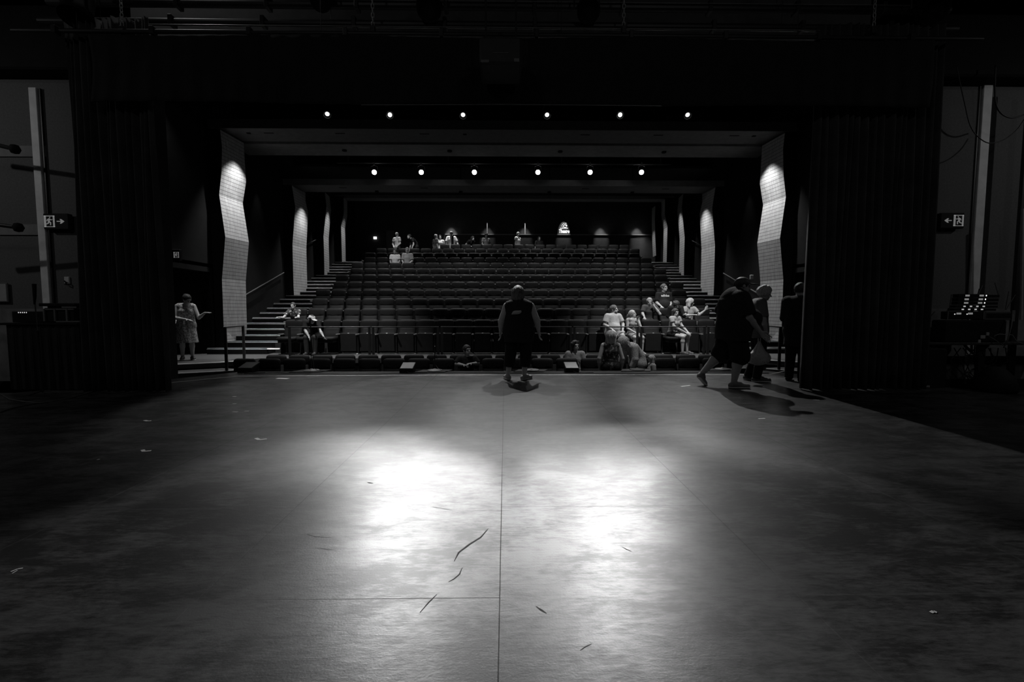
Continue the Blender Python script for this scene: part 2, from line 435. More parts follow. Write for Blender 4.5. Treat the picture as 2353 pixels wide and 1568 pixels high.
# rear wall with ledge
struct(MB().box(-8.9, 8.9, 26.6, 26.9, 3, 8.2).build('wall_back', mat('rear_wall', .045, .8)))
struct(MB().box(-3.4, 8.6, 26.3, 26.6, 3.6, 5.56).build('wall_back_lower', mat('booth_front_wall', .05, .8)))
struct(MB().box(-3.42, 8.62, 26.26, 26.6, 5.56, 5.61).build('trim_1', mat('ledge_cap', .30, .6)))
p = P(896, 530, 26.5)
d1 = MB().box(p.x-.22, p.x+.22, 26.52, 26.62, ZS(22), p.z).build('door_1', mat('grey_door', .12, .7)); struct(d1)
for px, w_ in ((1119.5, .022), (1206.5, .03)):
    q = P(px, 513, 26.45); struct(MB().box(q.x-w_, q.x+w_, 26.42, 26.55, 5.61, q.z).build('trim_%d' % (2 if px < 1200 else 3), mat('pale_trim', .3, .6)))
# downlights grazing the rear wall
for px, e in ((1035, 120), (1120, 50), (1206, 60), (1296, 90), (1383, 120), (1468, 120)):
    q = P(px, 500, 26.2)
    add_light('SPOT', (q.x, 25.9, 7.0), (q.x, 26.5, 5.3), e*2, size=.02, blend=.7, angle=34, name='wall_downlight')
# ceiling and soffits
struct(MB().box(-8.9, 8.9, 8.3, 27, 8.2, 8.4).build('ceiling', M_CEIL))
def soffit(n, y0, y1, z0, z1, m=M_SOFFIT, hw=8.58):
    o = MB().box(-hw, hw, y0, y1, z0, z1).build('trim_%d' % n, m); struct(o); return o
so1 = soffit(4, 13.63, 14.67, 6.50, 6.76)
soffit(5, 14.70, 15.75, 6.44, 6.52, mat('dark_soffit', .18, .85))
so2 = soffit(6, 18.05, 19.1, 6.09, 6.32)
soffit(7, 23.4, 24.0, 6.89, 7.06)
soffit(8, 19.1, 23.4, 7.1, 7.2, M_CEIL)
soffit(9, 15.75, 18.0, 7.2, 7.3, M_CEIL)
# slots and sensors in the soffits
for xx in (-7.0, -4.9, -2.4, 2.4, 4.6, 6.9):
    MB().box(xx-.14, xx+.14, 13.95, 14.0, 6.492, 6.502).build('slot', M_BLACK, so1)
for xx in (-7.6, 7.5, -1.2): MB().box(xx-.05, xx+.05, 13.95, 14.02, 6.48, 6.502).build('slot', M_BLACK, so1)
for xx in (-6.4, -3.2, 3.2, 6.4): MB().box(xx-.14, xx+.14, 18.4, 18.45, 6.082, 6.092).build('slot', M_BLACK, so2)
# ------------------------------------------------------------------ folded timber columns
COLS = [
 # Y near, Y far, [(near px, near py, far px)] top to bottom
 (13.63, 14.67, [(505.5, 298, 560), (510, 336.5, 562), (509, 395, 565.5), (503.5, 448, 557.8), (517.8, 545, 571.9), (510, 641.5, 564.7), (514, 752.5, 567.3), (521.5, 800, 566)]),
 (18.05, 19.10, [(670.5, 426, 702), (674, 447, 702), (678.5, 476, 708), (672, 562, 704), (674.4, 655, 706), (675.7, 681, 706)]),
 (20.96, 21.75, [(746.5, 442, 757), (750, 474, 760.5), (743.3, 543, 755.3), (745.0, 600, 756.5), (745.4, 635, 756.5)]),
 (23.40, 24.10, [(789.5, 452, 798), (790, 490, 798), (783.6, 520, 793), (785, 570, 794), (786, 603, 794.4)]),
 (25.40, 26.10, [(812, 470, 820), (813, 500, 820.5), (812.5, 540, 820), (811, 575, 818.5), (811, 603, 818.5)])]
COLN = ['front', 'second', 'third', 'fourth', 'rearmost']
for ci, (yn, yf, prof) in enumerate(COLS):
    for sx, side in ((-1, 'left'), (1, 'right')):
        if ci == 4 and sx < 0: continue
        rows = []
        for pxn, pyn, pxf in prof:
            z = P(pxn, pyn, yn).z
            rows.append((XZ(pxn, z, yn), XZ(pxf, z, yf), z))
        if ci: rows[-1] = (rows[-1][0], rows[-1][1], ZS(int((yn-12.715)/.485))-.1)
        else: rows[-1] = (rows[-1][0], rows[-1][1], -.1)
        m = MB(); vs = []; n = len(rows)
        for xn, xf, z in rows:
            xn, xf = -sx*xn, -sx*xf
            vs += [(xn, yn, z), (xf, yf, z), (sx*8.62, yf, z), (sx*8.62, yn, z)]
        fs = []
        for i in range(n-1):
            a = 4*i
            for q in range(4): fs.append((a+q, a+(q+1) % 4, a+4+(q+1) % 4, a+4+q))
        fs += [(0, 1, 2, 3), (4*n-1, 4*n-2, 4*n-3, 4*n-4)]
        m.add(vs, fs)
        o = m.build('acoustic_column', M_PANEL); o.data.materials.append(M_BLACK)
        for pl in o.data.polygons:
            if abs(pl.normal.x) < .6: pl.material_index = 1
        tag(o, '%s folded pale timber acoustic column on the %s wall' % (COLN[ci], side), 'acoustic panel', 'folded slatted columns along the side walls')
        # its own washer lamp above
        e = (760, 440, 290, 250, 230)[ci]
        ym = (yn+yf)/2; zt = rows[0][2]
        zt = min(zt, (6.5, 6.09, 6.9, 6.89, 6.9)[ci])-.05
        tz = rows[-1][2]
        add_light('SPOT', (sx*7.45, ym, zt), (sx*8.45, ym, zt-4.4), e, size=.04, blend=1, angle=(66, 62, 58, 54, 52)[ci], name='column_light')
# wall scallops between the columns
for sx in (-1, 1):
    add_light('SPOT', (sx*8.2, 16.2, 6.0), (sx*8.65, 16.2, 3.6), 25, size=.03, blend=1, angle=40, name='wall_downlight')
    add_light('SPOT', (sx*7.95, 11.5, 6.9), (sx*8.7, 11.7, 3.6), 60, size=.05, blend=1, angle=80, name='wall_downlight')
# small lit boxes
for px, py, Y, lab in ((862, 547, 26.56, 'small lit white box on rear wall left of the standing people'),
                       (1727, 637, 13.4, 'small pale switch plate on the right wall above the cap')):
    q = P(px, py, Y)
    o = MB().box(-.09, .09, -.03, .03, -.07, .07, .01).build('emergency_light' if px < 900 else 'switch_plate', emis('lit_box', .8, 1.4) if px < 900 else M_PALE, loc=q)
    if px > 900: o.scale = (.5, 1, .9)
    tag(o, lab, 'light' if px < 900 else 'switch')
# ------------------------------------------------------------------ proscenium wall and wings
YP = 8.1
for sx, side in ((-1, 'left'), (1, 'right')):
    a, b = sorted((sx*6.5, sx*14)); m = MB().box(a, b, YP, YP+.2, 1.27, 9); struct(m.build('wall_proscenium_'+side, M_GREYWALL))
    m = MB().box(a, b, YP-.03, YP+.2, 0, 1.27); struct(m.build('trim_%d' % (10 if sx < 0 else 11), M_PLY))
    a, b = sorted((sx*6.3, sx*6.5)); m = MB().box(a, b, YP, 8.8, -.9, 9); struct(m.build('wall_return_'+side, M_BLACKWALL))
    a, b = sorted((sx*13.8, sx*14)); m = MB().box(a, b, -5, YP, 0, 9); struct(m.build('wall_wing_'+side, mat('wing_side_wall', .05, .9)))
struct(MB().box(-14, 14, -5.2, -5, 0, 9).build('wall_upstage', M_BLACK))
struct(MB().box(-14, 14, YP, YP+.3, 5.6, 9).build('wall_header', mat('header_wall', .06, .85)))
struct(MB().box(-14, 14, -5, 8.4, 9, 9.2).build('ceiling_stage', M_BLACK))
# posts on the wing walls
for (pa, pb, pw, yy, lab, z1py) in (((70, 197), (100, 760), .13, YP-.12, 'white square post on the left wing wall behind the desk', 197), ((2272, 157), (2250, 760), .16, YP-.1, 'white square post on the right wing wall behind the radio racks', 157)):
    zt = P(pa[0], pa[1], yy).z; xc = (XZ(pa[0], zt, yy)+XZ(pb[0], .8, yy))/2
    o = MB().box(-pw/2, pw/2, .05, .115, 0, zt, .006).build('wall_post', M_WHITECOL, loc=(xc, yy, 0)); tag(o, lab, 'post')
    o2 = MB().box(-.012, .012, .08, .115, 0, zt).build('conduit', M_BLKMETAL, loc=(xc+(pw/2+.026)*(1 if xc < 0 else -1), yy, 0)); tag(o2, 'thin black conduit running beside the white post on the %s' % ('left' if xc < 0 else 'right'), 'conduit')
# dark duct over the wing walls
for sx, side in ((-1, 'left'), (1, 'right')):
    a, b = sorted((sx*6.9, sx*13.75)); zc = P(100, 160, 7.78).z
    o = MB().box(a, b, 7.75, YP-.01, zc, zc+1.0, .03).build('duct', M_BLACK); tag(o, 'long black duct running high across the %s wing wall' % side, 'duct')
    o = MB().box(sx*7.0-.03, sx*7.0+.03, YP-.06, YP-.001, 0, 5.2).build('trim_%d' % (12 if sx < 0 else 13), M_BLKMETAL); struct(o)
# ================================================================== THEATRE SEATS
def backrest_mesh():
    zs = [1.04, 1.03, 1.005, .97, .92, .86, .815, .80, .785, .74, .66, .58, .50, .42]
    fy = [.060, .030, .012, .004, .0, -.002, -.002, .020, -.004, -.014, -.05, -.085, -.10, -.10]
    xs = [-1, -.96, -.86, -.6, -.25, 0, .25, .6, .86, .96, 1]
    m = MB(); n = len(xs); vf = []; vb = []
    for z, y in zip(zs, fy):
        t = max(0, (z-.97)/.07); hw = .243-.06*(1-math.sqrt(max(0, 1-t*t)))
        if z < .93: hw = .243-.018*min(1, (.93-z)/.4)
        for x in xs:
            e = abs(x)**9
            yy = y+.03*e
            if y > .015 and .79 < z < .81 and abs(x) > .62: yy = .004+.03*e
            vf.append((x*hw, yy, z)); vb.append((x*hw, .085+(z-1.04)*.05-.02*e, z))
    nv = len(vf); fs = []
    R = len(zs)
    for i in range(R-1):
        for j in range(n-1):
            a = i*n+j; fs.append((a, a+1, a+n+1, a+n)); fs.append((nv+a, nv+a+n, nv+a+n+1, nv+a+1))
    for j in range(n-1):
        fs.append((j, nv+j, nv+j+1, j+1)); a = (R-1)*n+j; fs.append((a, a+1, nv+a+1, nv+a))
    for i in range(R-1):
        a = i*n; fs.append((a, a+n, nv+a+n, nv+a)); a = i*n+n-1; fs.append((a, nv+a, nv+a+n, a+n))
    return m.add(vf+vb, fs)
def mk_seat(down):
    root = empty('theatre_chair')
    b = backrest_mesh().build('backrest', M_SEAT, root); smooth_angle(b, 50)
    MB().box(-.225, .225, .06, .10, .36, .97, .012).build('back_shell', M_SHELL, root)
    if down:
        c = MB().box(-.245, .245, -.56, -.08, .42, .53, .035); o = smooth_angle(c.build('seat_cushion', M_SEAT, root), 60)
        MB().box(-.22, .22, -.53, -.08, .36, .42, .015).build('seat_pan', M_SHELL, root)
    else:
        c = MB().box(-.225, .225, -.18, -.105, .20, .64, .03); smooth_angle(c.build('seat_cushion', M_SEAT, root), 60)
        MB().box(-.23, .23, -.225, -.175, .07, .635, .02).build('seat_pan', mat('seat_pan_underside', .012, .7), root)
        MB().box(-.022, .022, -.215, -.195, .622, .640, .003).build('number_plate', M_PALE, root)
    return root
def mk_arm(root, sx):
    x = sx*.2775
    MB().box(x-.026, x+.026, -.36, -.02, .575, .615, .012).build('armrest', M_ARM, root)
    MB().box(x-.016, x+.016, -.20, .05, 0, .58, .006).build('leg', M_SHELL, root)
    MB().box(x-.03, x+.03, -.30, .08, 0, .018, .004).build('foot_plate', M_METAL, root)
seat_up = mk_seat(False); mk_arm(seat_up, -1)
seat_dn = mk_seat(True); mk_arm(seat_dn, -1)
end_up = mk_seat(False); mk_arm(end_up, -1); mk_arm(end_up, 1)
end_dn = mk_seat(True); mk_arm(end_dn, -1); mk_arm(end_dn, 1)
ORD = ['first', 'second', 'third', 'fourth', 'fifth', 'sixth', 'seventh', 'eighth', 'ninth', 'tenth', 'eleventh', 'twelfth', 'thirteenth', 'fourteenth']
PITCHX = .555
def row_geom(k):
    if k == 1: return 10.55, -.86, 21, -.285, .0
    if k == 2: return 11.45, -.86, 21, -.005, .0
    d = 14.5+.97*(k-4); off = .17 if k % 2 else -.11
    return d, ZS(2*(k-3)), 24, off, 0
PIT_P = .572
down_seats = {3: [3.1, 3.72, 4.68, -6.1, -5.6, -5.05], 4: [4.48, 5.25, 5.98, -6.4], 5: [5.28], 11: [-4.9, -4.35], 1: [-.86], 2: [1.94]}
used = set()
LEFT = [seat_up, seat_dn, end_up, end_dn]
SEATX = {}
for k in range(1, NR+1):
    d, zf, n, off, _ = row_geom(k); pitch = PIT_P if k < 3 else PITCHX
    xs = [off+(i-(n-1)/2)*pitch for i in range(n)]
    if k == 14: xs = [x for x in xs if x > -3.5]
    if k < 3: xs = [x for x in xs if True]
    nn = len(xs); dn = set()
    for q in down_seats.get(k, []): dn.add(min(range(nn), key=lambda i: abs(xs[i]-q)))
    SEATX[k] = xs
    for i, x in enumerate(xs):
        last = i == nn-1; isd = i in dn
        src = (end_dn if isd else end_up) if last else (seat_dn if isd else seat_up)
        if id(src) in used: r = copy_tree(src)
        else: r = src; used.add(id(src))
        r.location = (x, d-.075, zf)
        if k < 3: r.scale = (1.03, 1, .955)
        li, ri = i, nn-1-i
        if li <= ri: wh = ('%s from the left end' % ORD[li]) if li else 'at the left end'
        else: wh = ('%s from the right end' % ORD[ri]) if ri else 'at the right end'
        tag(r, 'dark %s theatre seat %s of the %s row from the stage' % ('folded-down' if isd else 'tipped-up', wh, ORD[k-1]), 'seat', 'theatre seats in the %s row' % ORD[k-1])
for r_ in LEFT:
    if id(r_) not in used:
        for ch in list(r_.children): bpy.data.objects.remove(ch)
        bpy.data.objects.remove(r_)
# ================================================================== RAILINGS
def railing(x0, x1, y, label, zt=.825, z0=None, y1=None, group='guard rails in front of the third row'):
    z0 = ZS(0) if z0 is None else z0; y1 = y if y1 is None else y1
    r = empty('guard_rail', ((x0+x1)/2, (y+y1)/2, z0)); tag(r, label, 'railing', group)
    cx, cy = (x0+x1)/2, (y+y1)/2
    dirv = Vector((x1-x0, y1-y, 0)); L = dirv.length; an = math.atan2(dirv.y, dirv.x); R = Matrix.Rotation(an, 4, 'Z')
    a = MB().box(-L/2, L/2, -.03, .03, zt-.03-z0, zt-z0, .006).xf(R).build('top_rail', M_BLKMETAL, r)
    for s in (-1, 1):
        m = MB().box(s*(L/2-.03)-.028, s*(L/2-.03)+.028, -.028, .028, -.12, zt-.03-z0, .004).xf(R); m.build('post', M_BLKMETAL, r)
    return r
yr = 12.0
edges = [662, 848.5, 1006.5, 1163, 1311.5, 1465, 1619, 1700]
prev = None
for i in range(len(edges)-1):
    xa = XZ(edges[i]+(6 if i else 0), .8, yr); xb = XZ(edges[i+1]+(2.5 if i < 6 else 0), .8, yr)
    railing(xa, xb, yr, 'black guard rail panel %s before the third seat row' % (('at the left end', 'second from the left', 'third from the left', 'just behind the standing woman', 'third from the right', 'second from the right', 'at the right end')[i]))
for sx in (-1, 1):
    pa, pb = G(520, 852, -.17), G(552, 826, -.015)
    railing(pa.x if sx < 0 else -pb.x, pb.x if sx < 0 else -pa.x, (pa.y if sx < 0 else pb.y+.2), 'black stair rail standing under the %s front slatted column' % ('left' if sx < 0 else 'right'), zt=.86, z0=-.05, y1=(pb.y+.2 if sx < 0 else pa.y), group='rails beside the landing steps')
# ================================================================== CURTAINS
def curtain(x0, x1, y, z0, z1, name, label, folds=14, amp=.085, lean=0.0):
    n = folds*8; nz = 14; vs = []; ph = [random.uniform(-.6, .6) for _ in range(folds+1)]
    lay = []
    for th in (0, .012):
        for iz in range(nz+1):
            t = iz/nz; z = z1+(z0-z1)*t
            for i in range(n+1):
                u = i/n; x = x0+(x1-x0)*u
                f = u*folds; q = ph[int(min(f, folds-1))]
                yy = y+th+amp*(.55+.45*t)*math.sin(2*PI*f+q*math.sin(PI*(f % 1)))+.03*math.sin(u*17+t*3)
                vs.append((x+.02*math.sin(t*4+u*30), yy, z))
    w_ = n+1; nv = w_*(nz+1); fs = []
    for iz in range(nz):
        for i in range(n):
            a = iz*w_+i; fs.append((a, a+1, a+w_+1, a+w_)); fs.append((nv+a, nv+a+w_, nv+a+w_+1, nv+a+1))
    for i in range(n):
        fs.append((i, nv+i, nv+i+1, i+1)); a = nz*w_+i; fs.append((a, a+1, nv+a+1, nv+a))
    for iz in range(nz):
        a = iz*w_; fs.append((a, a+w_, nv+a+w_, nv+a)); a += n; fs.append((a, nv+a, nv+a+w_, a+w_))
    o = MB().add(vs, fs).build(name, M_CURTAIN, smooth=True)
    tag(o, label, 'curtain'); return o
CY = 6.95
curtain(XZ(160, 4, CY), XZ(386, .4, CY), CY, .02, 5.45, 'stage_curtain', 'tall black pleated leg curtain on the left, beside the desk', 13, .09)
curtain(XZ(1846, .4, CY), XZ(2128, .8, CY), CY, .02, 5.45, 'stage_curtain', 'tall black pleated leg curtain on the right, beside the amplifier', 16, .09)
yb = 6.72; zb = P(1161, 239, yb).z; ztb = P(1161, 86, yb).z
curtain(XZ(210, zb, yb), XZ(2138, zb, yb), yb, zb, ztb, 'border_curtain', 'wide black border curtain hanging across the top of the stage', 40, .012)
bpy.data.objects['border_curtain'].data.materials[0] = mat('black_border_cloth', .022, .95, scale=3)
# cable line under the border
mat('thin_steel_cable', .35, .4, metal=.6)
MB().tube([P(830, 241, yb+.0), P(1160, 240, yb+.0), P(1400, 242, yb+.0), P(1520, 243, yb+.0)], .004, 6).build('hem_wire', MATS['thin_steel_cable'], bpy.data.objects['border_curtain'])
# ================================================================== OVERHEAD BATTENS, CHAINS, LANTERNS
def batten(py, Y, r, label, x0=-6.9, x1=6.9):
    z = P(1161, py, Y).z
    g = empty('batten', (0, Y, z)); tag(g, label, 'pipe', 'lighting battens above the stage')
    MB().tube([(x0, 0, 0), (x1, 0, 0)], r, 12).build('pipe', M_BLKMETAL, g)
    for x in np.arange(x0+.9, x1, 3.4): MB().tube([(x, 0, 0), (x, 0, 9.0-z)], .004, 6).build('hanging_wire', M_BLKMETAL, g)
    for x in np.arange(x0+.6, x1, 1.35):
        m = MB().box(x-.03, x+.03, -r-.02, r+.02, -r-.02, r+.03, .006); m.build('clamp', M_BLKMETAL, g)
    return z
zb1 = batten(80, 6.75, .03, 'long black pipe carrying the border curtain')
zb2 = batten(58, 7.15, .05, 'thick black pipe just above the curtain pipe')
zb3 = batten(15, 7.3, .06, 'uppermost black pipe across the top of the view')
for py, Y, lab in ((63, 7.0, 'thin bright wire running just above the curtain pipe'), (3, 7.2, 'thin wire along the very top above the uppermost pipe')):
    z = P(1161, py, Y).z; o = MB().tube([(-6.4, Y, z), (6.4, Y, z)], .004, 6).build('wire', MATS['thin_steel_cable']); tag(o, lab, 'wire')
for n_, px in enumerate((281, 857, 1433, 2008)):
    top = P(px, -60, 6.85); bot = P(px, 62, 6.85)
    g = empty('chain', (bot.x, 6.85, bot.z)); tag(g, 'steel chain hanging to the pipe, %s of four from the left' % ORD[n_], 'chain', 'chains holding up the curtain pipe')
    z = 0; i = 0; mb = MB()
    while z < top.z-bot.z+.3:
        a = PI/2 if i % 2 else 0
        pts = [Vector((math.cos(t)*.020*math.cos(a), math.cos(t)*.020*math.sin(a), z+.04+math.sin(t)*.042)) for t in np.linspace(0, 2*PI, 13)]
        mb.tube(pts, .0055, 6); z += .062; i += 1
    mb.build('links', mat('chain_steel', .45, .4, metal=.5), g, smooth=True)
    MB().box(-.035, .035, -.03, .03, -.10, .01, .01).build('hook', M_BLKMETAL, g)
def hung_lantern(px, py, Y, scale, label, rz=0, tilt=-50):
    q = P(px, py, Y)
    g = empty('stage_lantern', q, rz); g.scale = (scale,)*3; tag(g, label, 'stage light', 'unlit lanterns on the upper pipes')
    R = Matrix.Rotation(math.radians(tilt), 4, 'X')
    MB().lathe([(.05, .22), (.10, .20), (.12, .05), (.13, -.10), (.155, -.20), (.15, -.21), (.14, -.15), (.0, -.12)], 20).xf(R).build('housing', M_BLACK, g, smooth=True)
    MB().tube([(-.17, 0, 0), (-.17, 0, .25), (0, 0, .30), (.17, 0, .25), (.17, 0, 0)], .012, 6).build('yoke', M_BLKMETAL, g)
    MB().box(-.03, .03, -.03, .03, .28, .42, .005).build('clamp', M_BLKMETAL, g)
hung_lantern(183, 8, 6.9, 1.35, 'large dark round lantern hanging at the upper left corner', .2, -20)
hung_lantern(745, -4, 7.1, 1.0, 'dark lantern at the top between the first two chains')
hung_lantern(990, 12, 7.1, 1.2, 'dark double lantern left of centre at the top edge')
hung_lantern(1348, 20, 7.1, 1.1, 'dark lantern just left of the third chain at top')
hung_lantern(2130, 18, 7.0, 1.2, 'dark lantern at the upper right beyond the last chain', -.2)
# projector
q = P(1151, 128, 6.3)
g = empty('projector', q); tag(g, 'black video projector hanging below the pipes at top centre', 'projector')
MB().box(-.27, .27, -.30, .25, -.26, .08, .03).build('body', mat('projector_case', .03, .5), g)
MB().box(-.1, .1, -.305, -.295, -.13, -.122).build('vent', mat('vent_grey', .12, .5), g)
MB().box(-.25, -.15, -.306, -.297, -.245, -.215).build('badge', mat('badge_grey', .16, .5), g)
MB().box(.17, .235, -.306, -.297, -.235, -.195).build('badge', MATS['badge_grey'], g)
MB().box(-.28, .28, -.05, .05, .13, .16, .01).build('mount', M_BLKMETAL, g)
for x in (-.2, .2): MB().tube([(x, 0, .06), (x, 0, 9.0-q.z)], .012, 8).build('hanger', M_BLKMETAL, g)
MB().tube([(.25, 0, .22), (.33, 0, .2), (.36, 0, .08), (.3, 0, -.05)], .01, 6).build('cable', M_BLKMETAL, g)
# ================================================================== FRONT-OF-HOUSE LAMPS
def foh(px, py, Y, bright, energy, target, angle, label, group, vis):
    q = P(px, py, Y)
    g = empty('spotlight', q); tag(g, label, 'spotlight', group)
    d = (Vector(target)-q).normalized(); R = d.to_track_quat('-Z', 'Y').to_matrix().to_4x4()
    MB().lathe([(.055, .42), (.07, .40), (.075, .12), (.095, .02), (.10, -.05), (.092, -.05), (.088, .0), (.0, .02)], 20).xf(R).build('housing', M_BLACK, g, smooth=True)
    if bright: MB().lathe([(.0, -.012), (.06, -.010), (.085, .0), (.0, .004)], 20).xf(R).build('lens', vis, g, smooth=True)
    else:
        MB().lathe([(.0, -.012), (.04, -.010), (.055, .0), (.0, .004)], 20).xf(R).build('lens', vis, g, smooth=True)
        pts = [R @ Vector((math.cos(t)*.092, math.sin(t)*.092, -.052)) for t in np.linspace(0, 2*PI, 21)]
        MB().tube(pts, .006, 5).build('rim', mat('lamp_rim', .7, .35, metal=.3), g)
    MB().tube([(-.12, 0, 0), (-.12, 0, .2), (0, 0, .26), (.12, 0, .2), (.12, 0, 0)], .01, 6).build('yoke', M_BLKMETAL, g)
    MB().box(-.025, .025, -.03, .03, .24, .36, .004).build('clamp', M_BLKMETAL, g)
    l = add_light('SPOT', tuple(d*.07), tuple(d*5), energy, size=.05, blend=.35, angle=angle, name='beam', parent=g)
    if bright: add_light('POINT', tuple(d*.16), (0, 0, -1), 2.5, size=.04, name='spill', parent=g)
    return q
LB = emis('bright_lamp', 1, 14.0); LS = emis('dim_lamp', 1, 2.2)
T2 = [(-1.0, .2, 0), (-.9, .4, 0), (-.9, -.2, 0), (.9, -.3, 0), (1.0, -.2, 0), (1.0, -.3, 0)]
for i, px in enumerate((860, 968, 1090, 1236, 1356, 1474)):
    foh(px, 396, 17.3, True, 1000, T2[i], 12.5, 'blazing spotlight, %s from the left in the lower bright row' % ORD[i], 'bright spotlights in the lower row', LB)
T1 = [(-2.8, 6.8, 0), (-.75, 1.6, 0), (-.9, 6.6, 0), (1.3, 6.6, 0), (.85, 1.7, 0), (3.8, 6.6, 0)]
E1 = [850, 1500, 1400, 1400, 1600, 1300]
for i, (px, py) in enumerate(((752, 262), (896, 264), (1064, 264), (1257, 264), (1425, 264), (1580, 264))):
    foh(px, py, 12.5, False, E1[i], T1[i], (20 if i in (1, 4) else 30), 'small round spotlight, %s from the left in the upper row' % ORD[i], 'small spotlights in the upper row', LS)
for Y, py, lab in ((12.5, 240, 'black pipe carrying the upper row of small spotlights'), (17.3, 372, 'black pipe carrying the lower row of blazing spotlights')):
    z = P(1161, 264 if Y < 13 else 396, Y).z+.31; g = empty('lighting_bar', (0, Y, z)); tag(g, lab, 'pipe'); MB().tube([(-6.2, 0, 0), (6.2, 0, 0)], .025, 10).build('pipe', M_BLKMETAL, g)
    for x in (-5.8, -2.1, 2.1, 5.8): MB().tube([(x, 0, 0), (x, 0, 8.2-z)], .012, 6).build('hanger', M_BLKMETAL, g)
# house light cans
for i, (hx, hy, hz) in enumerate(HOUSE):
    o = MB().lathe([(.07, .0), (.075, .0), (.08, .14), (.03, .16), (.03, 8.22-hz), (.0, 8.22-hz)], 14).build('house_lamp', M_BLACK, loc=(hx, hy, hz-.02))
    tag(o, 'small black can lamp under the ceiling, %s from the left above the %s seats' % (ORD[i % 4], ('front', 'middle', 'rear')[i//4]), 'ceiling light', 'can lamps above the seating')
# ================================================================== THINGS AT THE STAGE EDGE
def tape(pts, w, label, loop=False):
    c = [G(*p, .002) if not isinstance(p, Vector) else p for p in pts]
    o0 = c[0].copy(); mb = MB()
    for a, b in zip(c[:-1], c[1:]):
        t = (b-a); t.z = 0; n = Vector((-t.y, t.x, 0)).normalized()*w/2
        a_, b_ = a-o0, b-o0; up = Vector((0, 0, .0012))
        vs = [a_-n, a_+n, b_+n, b_-n]; vs += [v+up for v in vs]
        mb.add(vs, [(3,2,1,0),(4,5,6,7),(0,1,5,4),(1,2,6,5),(2,3,7,6),(3,0,4,7)])
    o = mb.build('tape_mark', M_TAPE, loc=(o0.x, o0.y, .001)); tag(o, label, 'tape', 'white tape marks on the stage floor'); return o
tl = tape([(330, 886), (388, 880), (548, 864.5), (1160, 861.5), (1768, 861), (1804, 852.5)], .035, 'long white tape line following the front edge of the stage'); tl.name = 'tape_line'
tape([(637, 869.5), (662, 870.5)], .09, 'short thick white tape by the stage edge at left')
tape([(535, 911.5), (543, 911.5)], .03, 'tiny white dash, farthest of three dashes on the left')
tape([(535, 928), (543, 928)], .03, 'tiny white dash, middle of three dashes on the left')
tape([(535, 946.5), (546, 947)], .03, 'tiny white dash, nearest of three dashes on the left')
tape([(562, 945), (572, 945)], .025, 'tiny white dash beside the nearest of the three dashes')
tape([(332, 966), (340, 968), (348, 967)], .03, 'small white tape corner far out on the left')
tape([(588, 1007), (596, 1011), (613, 1009)], .03, 'white tape corner left of the bright pool, farther of two')
tape([(327, 1034), (331, 1037.5), (347, 1036)], .03, 'white tape corner near the left, closest of the corners')
tape([(25, 1314), (40, 1308), (52, 1306)], .008, 'thin torn white tape at the far left foreground')
tape([(28, 1318), (40, 1311)], .005, 'shorter thin tape strip beside the torn tape at far left')
tape([(224, 1056), (228, 1056)], .02, 'tiny white speck of tape on the dark left boards')
tape([(1565, 888.5), (1586, 886)], .03, 'short white tape strip left of the walking man')
tape([(1743, 962.5), (1758, 962)], .02, 'small tape strip below the walking man shadow')
tape([(1869, 919), (1883, 920)], .02, 'faint tape strip by the right curtain')
tape([(2139, 1408), (2145, 1405), (2153, 1408)], .012, 'small pale scrap lying on the dark right foreground')
def wedge(px, py, w_, top, skew, label):
    q = G(px, py); g = empty('floor_light', (q.x, q.y, 0)); tag(g, label, 'light', 'low box lights along the stage edge')
    a = w_/2; m = MB(); s = skew
    vs = [(-a, -.06, 0), (a, -.06, 0), (a, .16, 0), (-a, .16, 0), (-a, -.06, .085), (a, -.06, .085), (a+s, .16, .185), (-a+s, .16, .185)]
    m.add(vs, [(3,2,1,0),(4,5,6,7),(0,1,5,4),(1,2,6,5),(2,3,7,6),(3,0,4,7)]); m.build('case', M_BLACK, g)
    n = MB(); k = .012
    vs = [(-a+k, -.052, .090), (a-k, -.052, .090), (a+s-k, .152, .184), (-a+s+k, .152, .184)]
    vs += [(x, y-.003, z+.008) for x, y, z in vs]
    n.add(vs, [(3,2,1,0),(4,5,6,7),(0,1,5,4),(1,2,6,5),(2,3,7,6),(3,0,4,7)]); n.build('glass_plate', top, g)
    MB().tube([(.02, -.06, .03), (.08, -.12, .012), (.2, -.14, .008), (.42, -.08, .006)], .006, 6).build('cable', M_BLKMETAL, g)
PLATE = mat('frosted_plate', .42, .6)
wedge(566, 856, .29, mat('dark_plate', .16, .5), .06, 'low black box light with dark top at left end of stage edge')
wedge(935, 857, .27, PLATE, .02, 'low black box light with pale slanted top left of centre')
wedge(1314, 856, .27, PLATE, -.02, 'low black box light with pale slanted top right of centre')
wedge(1713, 857, .24, PLATE, -.03, 'low black box light behind the big walking man')
